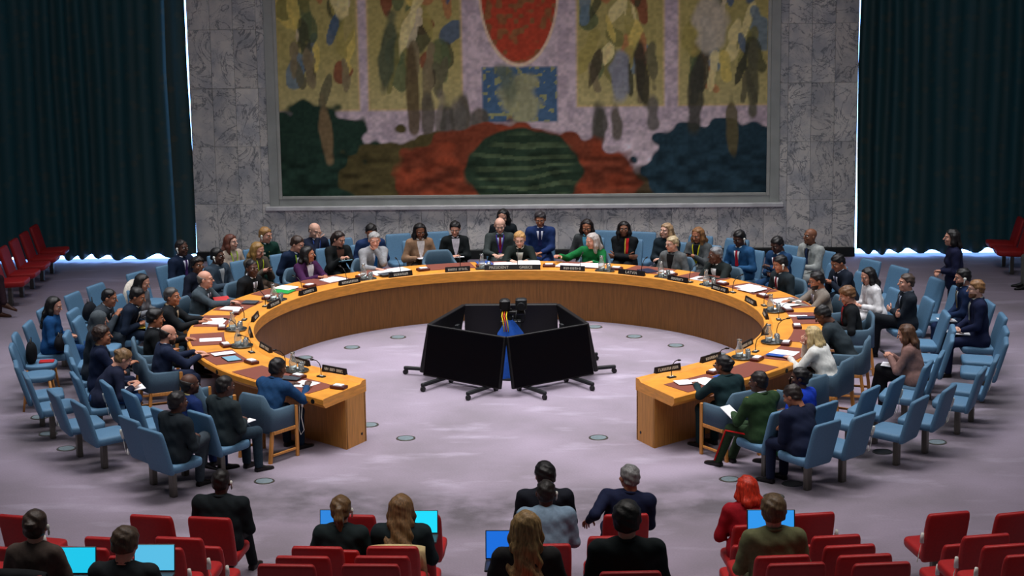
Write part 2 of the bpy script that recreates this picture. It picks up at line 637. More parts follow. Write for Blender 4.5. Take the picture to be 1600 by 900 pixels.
def mural():
    MX, Z0, Z1 = 4.40, 1.19, 6.0
    t = bpy.data.objects.new('mural', None)
    COL.objects.link(t)
    t.location = (0, YW, 1.0)
    tag(t, 'large framed painted mural in olive, red and dark green on the marble wall', 'mural')
    nx, nz = 340, 190
    xs = np.linspace(-MX, MX, nx)
    zs = np.linspace(Z0, Z1, nz)
    X, Z = np.meshgrid(xs, zs, indexing='ij')
    U = (X + MX) / (2 * MX)
    Vv = (Z - Z0) / 3.32
    C = np.zeros((nx, nz, 3))
    def L(c):
        return np.array(lin(c)[:3])
    def put(mask, col, k=1.0):
        C[:] = C * (1 - (mask * k)[..., None]) + L(col) * (mask * k)[..., None]
    def soft(d, w=0.006):
        return np.clip(0.5 - d / w, 0, 1)
    def boxm(u0, u1, v0, v1, w=0.004):
        return soft(np.maximum(np.maximum(u0 - U, U - u1), np.maximum(v0 - Vv, Vv - v1) * .4), w)
    def elm(u, v, ru, rv, w=0.05, rot=0.0, wob=0.0, seed=1):
        a, b = (U - u), (Vv - v) * .4
        ca, sa = math.cos(rot), math.sin(rot)
        a, b = a * ca + b * sa, -a * sa + b * ca
        d = np.sqrt((a / ru) ** 2 + (b / (rv * .4)) ** 2) - 1
        if wob:
            d = d + wob * (vnoise(U * 40, Vv * 16, seed) - .5)
        return soft(d, w)
    mt = vnoise(U * 60, Vv * 24, 3) * .6 + vnoise(U * 120, Vv * 50, 4) * .4
    C[:] = L((190, 172, 178))
    put(np.clip((mt - .45) * 4, 0, 1), (150, 134, 146), .6)
    rng = random.Random(5)
    pal = [(150, 138, 78), (196, 176, 96), (116, 112, 66), (98, 118, 132), (196, 182, 150), (70, 72, 52), (168, 112, 74), (84, 96, 66), (210, 196, 140), (122, 60, 48), (64, 88, 116)]
    for (u0, u1, vb) in ((0.0, .163, .48), (.188, .375, .48), (.615, .787, .49), (.822, 1.0, .49)):
        put(boxm(u0 - .004, u1 + .004, vb - .012, 2), (186, 164, 120))
        put(boxm(u0, u1, vb, 2), (160, 148, 92))
        put(boxm(u0, u1, vb, 2) * np.clip((.78 - Vv) * 4, 0, 1), (172, 160, 112), .8)
        for k in range(34):
            u = rng.uniform(u0 + .012, u1 - .012)
            v = rng.uniform(.66, 1.4)
            put(elm(u, v, rng.uniform(.006, .018), rng.uniform(.05, .15), .12, rng.uniform(-.4, .4), .9, k) * boxm(u0, u1, vb, 2), rng.choice(pal), .85)
        for k in range(6):
            u = rng.uniform(u0 + .02, u1 - .02)
            put(elm(u, rng.uniform(.58, .74), rng.uniform(.006, .013), rng.uniform(.07, .13), .12, rng.uniform(-.3, .3), .8, k + 40) * boxm(u0, u1, vb, 2), rng.choice([(74, 66, 52), (96, 92, 70), (122, 110, 84), (58, 60, 50)]), .9)
    put(boxm(.418, .572, .40, .70), (70, 96, 124))
    put(boxm(.418, .572, .40, .70) * (vnoise(U * 130, Vv * 52, 9) > .72), (150, 148, 92), .8)
    put(elm(.495, 1.12, .082, .42, .03), (214, 186, 160))
    put(elm(.495, 1.12, .077, .40, .03), (168, 66, 46))
    put(elm(.495, 1.12, .077, .40, .03) * np.clip((vnoise(U * 90, Vv * 36, 12) - .5) * 6, 0, 1), (116, 96, 60), .7)
    put(elm(.495, .52, .034, .16, .4, 0, .9, 7), (150, 148, 112), .9)
    put(elm(.470, .60, .020, .09, .5, .3, .9, 17), (96, 104, 84), .8)
    for k in range(15):
        u = rng.choice([rng.uniform(.30, .42), rng.uniform(.58, .78)])
        put(elm(u, rng.uniform(.34, .44), rng.uniform(.010, .017), rng.uniform(.08, .15), .4, 0, .8, k + 60), rng.choice([(92, 88, 82), (74, 72, 64), (112, 104, 96), (84, 78, 66)]), .9)
    put(boxm(-.1, 1.1, -.1, .14, .03), (74, 62, 44))
    put(elm(.06, .13, .155, .36, .06, 0, .35, 8), (34, 54, 44))
    put(elm(.94, .10, .20, .32, .06, 0, .35, 9), (36, 56, 66))
    put(elm(.28, .06, .15, .28, .08, 0, .5, 10), (78, 70, 42))
    put(elm(.48, .02, .25, .38, .05, 0, .25, 11), (114, 56, 38))
    put(elm(.48, .02, .25, .38, .05, 0, .25, 11) * np.clip((vnoise(U * 26, Vv * 22, 21) - .5) * 4, 0, 1), (146, 66, 42), .7)
    put(elm(.50, .14, .12, .22, .06, 0, .15, 12), (40, 56, 42))
    put(elm(.50, .14, .105, .19, .2, 0, .25, 13) * (np.sin((Vv + .05 * vnoise(U * 12, Vv * 9, 5)) * 110) > .35), (84, 98, 70), .6)
    for (u, v, ru, rv, ro, c) in ((.275, .55, .014, .24, .03, (88, 74, 52)), (.225, .78, .016, .20, -.12, (74, 82, 64)), (.095, .36, .013, .16, .08, (120, 100, 72)), (.855, .55, .016, .24, -.05, (60, 60, 52)), (.93, .36, .011, .18, .05, (92, 84, 58)), (.97, .62, .013, .2, 0, (84, 82, 64)), (.745, .66, .013, .18, .1, (52, 50, 42)), (.70, .64, .02, .13, 0, (128, 130, 140)), (.88, .93, .035, .14, .1, (176, 166, 148))):
        put(elm(u, v, ru, rv, .3, ro, .6, int(u * 999)), c, .92)
    dark = np.clip((.36 - Vv) / .2, 0, 1)
    vv = (vnoise(U * 46, Vv * 36, 31) - .5) * dark
    C *= (1 + 1.1 * vv)[..., None]
    C *= (0.82 + .36 * vnoise(U * 170, Vv * 70, 33))[..., None]
    C *= 1.5
    V = np.stack([X, np.full_like(X, -0.012), Z - 1.0], -1).reshape(-1, 3)
    I = np.arange(nx * nz).reshape(nx, nz)
    F = np.stack([I[:-1, :-1], I[1:, :-1], I[1:, 1:], I[:-1, 1:]], -1).reshape(-1, 4)
    m = bpy.data.materials.new('mural_paint')
    m.use_nodes = True
    nt = m.node_tree
    at_ = nt.nodes.new('ShaderNodeVertexColor')
    at_.layer_name = 'paint'
    b = nt.nodes['Principled BSDF']
    b.inputs['Roughness'].default_value = 0.8
    b.inputs['Specular IOR Level'].default_value = 0.15
    nt.links.new(at_.outputs[0], b.inputs['Base Color'])
    me = raw_mesh('canvas', V, F, m)
    ca = me.color_attributes.new('paint', 'FLOAT_COLOR', 'POINT')
    ca.data.foreach_set('color', np.concatenate([np.clip(C, 0, 1).reshape(-1, 3), np.ones((nx * nz, 1))], 1).astype(np.float32).ravel())
    link('canvas', me, t)
    mf = mat('stone_frame', (176, 178, 172), 0.5, 0.08, 6)
    for sx in (-1, 1):
        link('frame_rail', MB().box((sx * (MX + .03), -0.02, (Z0 + Z1) / 2 - 1), (.06, .05, Z1 - Z0 + .1), ch=.006).mesh('frame_rail', mf), t)
        link('frame_margin', MB().box((sx * (MX + .145), -0.005, (Z0 + Z1) / 2 - 1 - .05), (.17, .05, Z1 - Z0 + .26), ch=.006).mesh('frame_margin', mat('pale_stone', (168, 172, 168), 0.55, 0.1, 3)), t)
    link('frame_rail', MB().box((0, -0.02, Z0 - 1 - .02), (2 * MX - .005, .05, .05), ch=.006).mesh('frame_rail', mf), t)
    link('frame_margin', MB().box((0, -0.005, Z0 - 1 - .11), (2 * MX + .116, .05, .14), ch=.006).mesh('frame_margin', mat('pale_stone', (168, 172, 168), 0.55, 0.1, 3)), t)
    link('sill', MB().box((0, -0.04, Z0 - 1 - .215), (2 * MX + .62, .13, .075), ch=.012).mesh('sill', mat('sill_marble', (214, 214, 216), 0.35, 0.14, 4)), t)
mural()

# ------------------------------------------------------------------ curtains with daylight behind
def curtain_material():
    m = bpy.data.materials.new('dark_green_curtain')
    m.use_nodes = True
    nt = m.node_tree
    out = nt.nodes['Material Output']
    b = nt.nodes['Principled BSDF']
    b.inputs['Roughness'].default_value = 0.6
    tc = nt.nodes.new('ShaderNodeTexCoord')
    mp = nt.nodes.new('ShaderNodeMapping')
    mp.inputs['Scale'].default_value = (3.0, 0.2, 3.2)
    vo = nt.nodes.new('ShaderNodeTexVoronoi')
    vo.inputs['Scale'].default_value = 1.6
    nt.links.new(tc.outputs['Object'], mp.inputs['Vector'])
    nt.links.new(mp.outputs[0], vo.inputs['Vector'])
    r = nt.nodes.new('ShaderNodeValToRGB')
    e = r.color_ramp.elements
    e[0].position = 0.22
    e[0].color = lin((48, 42, 18))
    e[1].position = 0.38
    e[1].color = lin((18, 34, 24))
    nt.links.new(vo.outputs['Distance'], r.inputs['Fac'])
    nt.links.new(r.outputs[0], b.inputs['Base Color'])
    tr = nt.nodes.new('ShaderNodeBsdfTranslucent')
    tr.inputs[0].default_value = (0.0006, 0.0014, 0.0010, 1)
    ad = nt.nodes.new('ShaderNodeAddShader')
    nt.links.new(b.outputs[0], ad.inputs[0])
    nt.links.new(tr.outputs[0], ad.inputs[1])
    nt.links.new(ad.outputs[0], out.inputs[0])
    return m

M_CURT = curtain_material()

def curtain(x0, x1, label, seed):
    rng = np.random.RandomState(seed)
    n = int(abs(x1 - x0) / 0.022)
    xs = np.linspace(x0, x1, n)
    ph = np.cumsum(0.022 * 2 * math.pi / (0.40 + 0.12 * np.sin(np.arange(n) * 0.022 * 2.1 + seed))) + rng.rand() * 6
    zs = np.array([0.085, 0.30, 0.9, 2.0, 3.5, 5.2, 7.2])
    V = []
    for k, z in enumerate(zs):
        amp = 0.075 + 0.01 * math.sin(k * 2.2)
        y = 8.60 + amp * np.sign(np.sin(ph)) * np.abs(np.sin(ph)) ** .7 + 0.012 * np.sin(ph * .37 + z * .6)
        zz = np.full(n, z)
        if k == 0:
            zz = z + 0.032 * np.sin(ph + 0.6) + 0.02 * np.sin(ph * .31)
        V.append(np.stack([xs + 0.02 * np.sin(z * 1.1 + ph * .2), y, zz], -1))
    V = np.array(V)
    I = np.arange(len(zs) * n).reshape(len(zs), n)
    F = np.stack([I[:-1, :-1], I[:-1, 1:], I[1:, 1:], I[1:, :-1]], -1).reshape(-1, 4)
    o = link('curtain', raw_mesh('curtain', V.reshape(-1, 3) - np.array([(x0 + x1) / 2, 8.6, 0]), F, M_CURT), None, ((x0 + x1) / 2, 8.6, 0))
    return tag(o, label, 'curtain', 'dark pleated curtains beside the marble wall')

curtain(-6.40, -12.4, 'dark green pleated curtain left of the marble wall, daylight under its hem', 1)
curtain(6.03, 12.4, 'dark green pleated curtain right of the marble wall, daylight under its hem', 4)
nar = curtain(-6.04, -6.385, 'narrow dark curtain strip between marble wall and left curtain', 7)
M_SKYW = mat('daylight_window', (200, 225, 255), 0.4, 0, emit=(130, 185, 255), estr=10)
for k, sx in enumerate((-1, 1)):
    w_ = link('window_%d' % (k + 1), MB().box((sx * 9.3, 8.92, 3.65), (6.8, 0.04, 7.3)).mesh('window_pane', M_SKYW))
    tag(w_, 'tall daylit window behind the %s curtain' % ('left' if sx < 0 else 'right'), None, None, 'structure')

# ------------------------------------------------------------------ horseshoe table
M_DRUM = mat('shaded_drum_panel', (114, 74, 34), 0.5, 0.22, 14, 0.04, spec=0.35, stretch=(3.5, 3.5, 0.25))  # drum wood darkened, shade on the ring's inner face put into its colour
def kf(ph):
    e = max(0.0, -46.6 - ph, ph - 226.6)
    return 1.0 / math.cos(math.radians(e))

def tp(r, ph, z=0.0):
    k = kf(ph)
    a = math.radians(ph)
    return np.array([r * k * math.cos(a), r * k * math.sin(a), z])

PH = np.linspace(-63, 243, 154)
TZ = 0.765

def sweep(prof, mats, name, parent, phs=PH, smooth=True):
    mb = MB()
    mb.rings([[tp(r, p, z) for r, z in prof] for p in phs])
    me = mb.mesh(name, mats, False)
    return link(name, me, parent)

table = bpy.data.objects.new('conference_table', None)
COL.objects.link(table)
tag(table, 'large horseshoe shaped oak conference table with brown leather pads', 'table')
sweep([(3.70, .64), (3.70, TZ), (4.485, TZ), (4.50, .752), (4.50, .69), (4.45, .64)][::-1], M_WOOD, 'tabletop', table)
sweep([(3.575, .64), (3.575, .79), (3.582, .797), (3.655, .797), (3.70, TZ + .001), (3.70, .64)][::-1], M_WOOD, 'ledge', table)
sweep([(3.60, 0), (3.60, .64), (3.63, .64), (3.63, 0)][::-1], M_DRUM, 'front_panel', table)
sweep([(4.00, 0), (4.00, .64), (4.03, .64), (4.03, 0)][::-1], M_OAKV, 'modesty_panel', table)
for p0, p1 in ((-63, -62.2), (242.2, 243)):
    sweep([(3.595, 0), (3.595, .64), (4.035, .64), (4.035, 0)][::-1], M_OAKV, 'end_panel', table, np.array([p0, p1]))
    pm = (p0 + p1) / 2
    e = p0 if p0 < 0 else p1
    d = 1 if p0 < 0 else -1
    q = tp(3.70, e, .12)
    nrm = np.array([math.sin(math.radians(e)), -math.cos(math.radians(e)), 0]) * d
    mb = MB()
    mb.tube([q - nrm * .003, q + nrm * .006], .018, 12)
    link('socket', mb.mesh('socket', M_BLACK), table)

PLATE_PH = [234.5, 223.5, 208.4, 193.0, 177.5, 163.6, 148.5, 134.4, 119.7, 104.7, 90.9, 75.7, 59.9, 46.1, 31.1, 15.8, 1.7, -13.5, -28.2, -42.2, -55.0]
SEATS = ['the man in blue jacket at the left table end', 'the vacant place near the left table end', 'the bald bearded man in navy suit at the table', 'the man with dark parted hair in black suit', 'the man with grey swept hair in black suit', 'the bald man in grey suit reaching over the table', 'the bald man in black suit and white shirt', 'the woman in purple blazer', 'the grey haired man with hand on chin', 'the empty blue armchair facing the mural centre', 'the blond person with glasses at the table head', 'the grey haired woman in green blazer', 'the woman with glasses in grey blazer', 'the grey haired man with fist at his mouth', 'the man with red tie wearing an earpiece at table', 'the bearded man in tan checked suit', 'the woman with short curly brown hair', 'the man bowing his head in dark grey suit', 'the blonde woman in white tweed jacket', 'the vacant place near the right table end', 'the woman with black bun at the right table end']
pad_r = [3.985, 4.10, 4.22, 4.34, 4.455]
for i, ph in enumerate(PLATE_PH):
    hw = 5.3
    mb = MB()
    top, bot = [], []
    fs = np.linspace(-hw, hw, 7)
    out = [tp(3.985, ph + f) for f in fs] + [tp(4.455, ph + f * 4.0 / 4.455 * .98) for f in fs[::-1]]
    mb.rings([[p + np.array([0, 0, TZ + .0005]) for p in out], [p + np.array([0, 0, TZ + .006]) for p in out]])
    o = link('desk_pad', mb.mesh('desk_pad', M_LEATH), table)
    # round speaker grille under the rim of the table
    q = tp(4.502, ph + 6.2, .705)
    n = tp(1, ph + 6.2)
    n = n / np.linalg.norm(n)
    mb = MB()
    mb.tube([q - n * .004, q + n * .006], .03, 12)
    link('speaker_grille', mb.mesh('speaker_grille', M_BLACK), table)

def frame(ph):
    a = math.radians(ph)
    R = np.array([[-math.sin(a), math.cos(a), 0], [math.cos(a), math.sin(a), 0], [0, 0, 1]]).T
    return R  # columns: x tangential, y outward (towards the seated person), z up

def rz_of(ph):
    return math.radians(ph - 90)

# name plates: local +y = outward; letters on both faces
def text_mesh(txt, w, h):
    cu = bpy.data.curves.new('lettering', 'FONT')
    cu.body = txt
    cu.align_x = 'CENTER'
    cu.align_y = 'CENTER'
    cu.size = h
    cu.extrude = 0.0008
    o = bpy.data.objects.new('tmp', cu)
    COL.objects.link(o)
    bpy.context.view_layer.update()
    me = bpy.data.meshes.new_from_object(o.evaluated_get(bpy.context.evaluated_depsgraph_get()))
    bpy.data.objects.remove(o)
    V = np.array([v.co[:] for v in me.vertices])
    k = w / (V[:, 0].max() - V[:, 0].min())
    for v in me.vertices:
        v.co.x *= k
    me.materials.clear()
    me.materials.append(M_INK)
    return me

def blur_marks(pattern, w, h, seed):
    rng = random.Random(seed)
    mb = MB()
    n = len(pattern)
    st = w / n
    for i, ch in enumerate(pattern):
        if ch == ' ':
            continue
        x = -w / 2 + (i + .5) * st
        mb.box((x - st * .27, 0, 0), (st * .2, h, .0016))
        if rng.random() < .75:
            mb.box((x + st * .2, 0, rng.choice([0, 0])), (st * .2, h, .0016))
        mb.box((x, rng.choice([-h * .4, 0, h * .4]), 0), (st * .6, h * .2, .0016))
    return mb.mesh('lettering', M_INK)

PLATE_TEXT = {10: None, 12: 'LATVIA'}
PATT = {0: 'xxxx xxxxx xxxxxx', 1: 'xxxxxxxx', 2: 'xxxxxx xxxxxx', 3: 'xxxxx', 4: 'xxxxxx', 5: 'xxxxxxxx', 6: 'xxxxxxx', 7: 'xxxxxxxxxx', 8: 'xxxxxxx', 9: 'xxxxxx xxxxxx', 11: 'xxxxxxxx', 13: 'xxxxxxx', 14: 'xxxxxx xxxx', 15: 'xxxxxxxx', 16: 'xxxxxxx', 17: 'xxxxxxx', 18: 'xxxxxxx xxxxx', 19: 'xxxxxxx', 20: 'xxxxxxxxxxxx'}

def plate(ph, label, txt=None, patt=None, w=0.40, seed=1, both=True):
    t = bpy.data.objects.new('nameplate', None)
    COL.objects.link(t)
    t.location = tp(3.625, ph, .797)
    t.rotation_euler = (0, 0, rz_of(ph))
    tag(t, label, 'nameplate', 'black name plates on the table ledge')
    mb = MB()
    mb.rings([[(x, -.026, 0), (x, .026, 0), (x, .008, .078), (x, -.008, .078)] for x in (-w / 2, w / 2)])
    link('plate_body', mb.mesh('plate_body', M_PLATE), t)
    lw = w * .8
    me = text_mesh(txt, min(lw, .034 * len(txt)), .062) if txt else blur_marks(patt, min(lw, .036 * len(patt)), .036, seed)
    tilt = math.atan2(.018, .078)
    for s in ((1, -1) if both else (-1,)):
        o = link('lettering', me, t, (0, s * .0185, .039))
        if not txt:
            o['kind'] = 'stuff'
        o.rotation_euler = (math.radians(90) - tilt, 0, math.pi if s > 0 else 0)
    return t

for i, ph in enumerate(PLATE_PH):
    lab = 'black name plate before ' + SEATS[i]
    if i == 10:
        plate(94.3, 'black name plate reading PRESIDENT at the table head', 'PRESIDENT', None, .46)
        plate(87.5, 'black name plate reading GREECE at the table head', 'GREECE', None, .46)
    elif PLATE_TEXT.get(i):
        plate(ph, 'black name plate reading LATVIA before the woman in grey blazer', PLATE_TEXT[i], None, .46)
    else:
        plate(ph, lab, None, PATT[i], .40, i)

def local_to_seat(ph, r, dx):
    return tp(r, ph - math.degrees(dx / r)) if False else tp(r, ph) + frame(ph) @ np.array([dx, 0, 0])

# microphones
def mic_meshes():
    b = MB()
    b.box((0, 0, .008), (.11, .07, .016), ch=.004)
    s = MB()
    pts = [(0, 0, .012), (0, 0, .10), (0, .02, .17), (0, .07, .225), (0, .13, .25)]
    s.tube(pts, .0055, 6)
    h = MB()
    h.tube([(0, .125, .249), (0, .15, .255), (0, .185, .262)], [.008, .013, .010], 8)
    sw = MB()
    sw.box((0, 0, .018), (.05, .03, .006))
    return b.mesh('mic_base', M_DARKM), s.mesh('gooseneck', M_BLACK, True), h.mesh('mic_head', M_BLACK, True), sw.mesh('mic_button', M_WHITE)
MICS = mic_meshes()
M_TRAYP = MB().box((0, 0, .02), (.20, .12, .04), ch=.006).mesh('note_box', M_TRAYW)
M_NOTE = MB().box((0, 0, .045), (.12, .085, .012)).mesh('note_paper', M_PAPER)

def lathe_mesh(name, prof, m, n=14):
    return MB().lathe(prof, n).mesh(name, m, True)
GL = lathe_mesh('glass', [(.022, 0), (.028, .005), (.033, .10), (.030, .10), (.025, .012), (.001, .010)], M_GLASS)
CAR = lathe_mesh('carafe', [(.035, 0), (.05, .01), (.052, .11), (.03, .17), (.026, .21), (.034, .235), (.030, .235), (.022, .21), (.026, .17), (.047, .11), (.045, .015), (.001, .012)], M_GLASS)
TRY = lathe_mesh('tray', [(.12, 0), (.15, .006), (.16, .022), (.154, .022), (.145, .010), (.001, .008)], M_CHROME, 20)

SMALL = {}
for i, ph in enumerate(PLATE_PH):
    who = SEATS[i]
    t = bpy.data.objects.new('microphone', None)
    COL.objects.link(t)
    t.location = tp(3.80, ph - 1.2, TZ)
    t.rotation_euler = (0, 0, rz_of(ph - 1.2))
    tag(t, 'gooseneck microphone before ' + who, 'microphone', 'gooseneck microphones')
    for nme, me in zip(('mic_base', 'gooseneck', 'mic_head', 'mic_button'), MICS):
        link(nme, me, t)
    # little dark red note box with white paper between the pads
    g = ph + 6.9
    t = bpy.data.objects.new('note_box', None)
    COL.objects.link(t)
    t.location = tp(4.03, g, TZ + .001)
    t.rotation_euler = (0, 0, rz_of(g) + .1)
    tag(t, 'dark red note box beside ' + who, 'note box', 'note boxes between the desk pads')
    link('box_body', M_TRAYP, t)
    link('paper_slips', M_NOTE, t)
    if i in (0, 2, 3, 5, 7, 9, 11, 12, 13, 15, 17, 18):
        g = ph - 7.2 if i not in (0,) else ph - 8
        c = tp(3.83, g, TZ + .001)
        tag(link('tray', TRY, None, c), 'round water tray beside ' + who, 'tray', 'water trays on the table')
        tag(link('carafe', CAR, None, c + np.array([-.05, .02, .012])), 'glass carafe beside ' + who, 'carafe', 'water carafes')
        for k, (dx, dy) in enumerate(((.06, .05), (.06, -.06))):
            tag(link('drinking_glass', GL, None, c + np.array([dx, dy, .012])), ('farther' if k == 0 else 'nearer') + ' tray glass beside ' + who, 'glass', 'drinking glasses on the water trays')

# papers and other things on the pads
DOCS = {}
def doc(i, dx, r, rot, w=.21, l=.297, n=1, kind='paper', col=None):
    ph = PLATE_PH[i]
    p = tp(r, ph) + frame(ph) @ np.array([dx, 0, 0])
    k = DOCS.get(i, 0)
    DOCS[i] = k + 1
    th = .003 + .003 * n
    nm = {'paper': 'paper_stack', 'folder': 'folder', 'tablet': 'tablet', 'book': 'notebook'}[kind]
    mb = MB()
    if kind == 'paper':
        for q in range(n):
            a = .09 * ((q * 7) % 3 - 1)
            R = np.array([[math.cos(a), -math.sin(a), 0], [math.sin(a), math.cos(a), 0], [0, 0, 1]])
            mb.box((.012 * ((q * 5) % 3 - 1), .01 * q, .0015 + .004 * q), (w, l, .003), R)
        m = M_PAPER
    else:
        mb.box((0, 0, .006), (w, l, .012), ch=.003)
        m = mat('%s_%d_%d_%d' % ((kind,) + tuple(col)), col, .5, .06, 20)
    o = link(nm, mb.mesh(nm, m), None, p + np.array([0, 0, TZ + .0065 + .013 * k]), rz_of(ph) + rot)
    if kind == 'tablet':
        sc_ = MB().box((0, 0, .0125), (w * .9, l * .9, .001)).mesh('tablet_screen', scr((150, 205, 230), .9))
        link('tablet_screen', sc_, o)
    words = {'paper': ['white papers', 'second white papers', 'third white papers', 'fourth white papers'][min(k, 3)], 'folder': 'coloured folder', 'tablet': 'lit tablet', 'book': 'dark notebook'}[kind]
    if col:
        cn = {(30, 150, 70): 'green', (40, 80, 160): 'blue', (30, 34, 60): 'dark blue', (60, 66, 74): 'grey', (190, 30, 40): 'red', (24, 24, 28): 'black', (30, 30, 34): 'black'}.get(tuple(col), 'dark')
        words = cn + ' ' + {'folder': 'folder', 'tablet': 'lit tablet', 'book': 'notebook'}[kind]
    return tag(o, words + ' before ' + who_of(i), {'paper': 'papers', 'folder': 'folder', 'tablet': 'tablet', 'book': 'notebook'}[kind], 'things lying on the desk pads')

def who_of(i):
    return SEATS[i]

for i, dx, r, rot, w, l, n, kind, col in [
    (0, .02, 4.20, .15, .24, .30, 2, 'paper', None), (0, -.30, 4.12, .3, .26, .16, 1, 'book', (60, 66, 74)),
    (2, .16, 4.16, .0, .28, .20, 1, 'tablet', (30, 30, 34)), (2, -.16, 4.17, .1, .16, .30, 1, 'paper', None),
    (3, .05, 4.18, .05, .20, .30, 1, 'paper', None),
    (4, .05, 4.20, .1, .34, .30, 3, 'paper', None),
    (5, .18, 4.22, .1, .21, .29, 1, 'paper', None), (5, -.2, 4.1, .1, .20, .22, 1, 'book', (60, 66, 74)),
    (6, -.02, 4.12, .2, .26, .30, 1, 'folder', (30, 150, 70)), (6, -.22, 4.22, .1, .24, .30, 2, 'paper', None),
    (7, -.10, 4.15, .1, .34, .28, 3, 'paper', None),
    (8, .08, 4.12, .0, .30, .30, 3, 'paper', None), (8, -.22, 4.17, .1, .28, .28, 2, 'paper', None), (8, .10, 3.90, .1, .26, .18, 1, 'book', (60, 66, 74)),
    (10, .12, 4.15, .03, .36, .32, 3, 'paper', None), (10, -.26, 4.16, .04, .34, .34, 4, 'paper', None), (10, .46, 4.15, .25, .24, .30, 1, 'folder', (40, 80, 160)),
    (11, .20, 4.12, .0, .34, .28, 2, 'paper', None), (11, -.18, 4.12, .05, .40, .28, 3, 'paper', None),
    (12, -.02, 4.12, -.5, .30, .22, 1, 'folder', (30, 34, 60)), (12, -.34, 4.1, .3, .20, .2, 2, 'paper', None),
    (13, -.05, 4.10, .2, .26, .24, 2, 'paper', None),
    (14, .12, 4.22, .2, .26, .30, 2, 'paper', None), (14, -.12, 4.12, .25, .30, .32, 3, 'paper', None),
    (15, .1, 4.20, .1, .30, .34, 3, 'paper', None), (15, -.18, 4.14, .3, .22, .36, 2, 'paper', None),
    (16, .12, 4.10, .0, .10, .26, 1, 'paper', None), (16, -.05, 4.22, .0, .12, .32, 1, 'folder', (30, 34, 60)),
    (18, .02, 4.16, .05, .24, .34, 2, 'paper', None), (18, -.22, 4.15, .0, .10, .26, 1, 'folder', (40, 80, 160)),
    (20, .12, 4.22, .1, .26, .30, 2, 'paper', None), (20, -.16, 4.14, -.2, .20, .22, 1, 'paper', None), (20, .34, 4.22, .3, .12, .1, 1, 'book', (40, 80, 160)),
]:
    doc(i, dx, r, rot, w, l, n, kind, col)

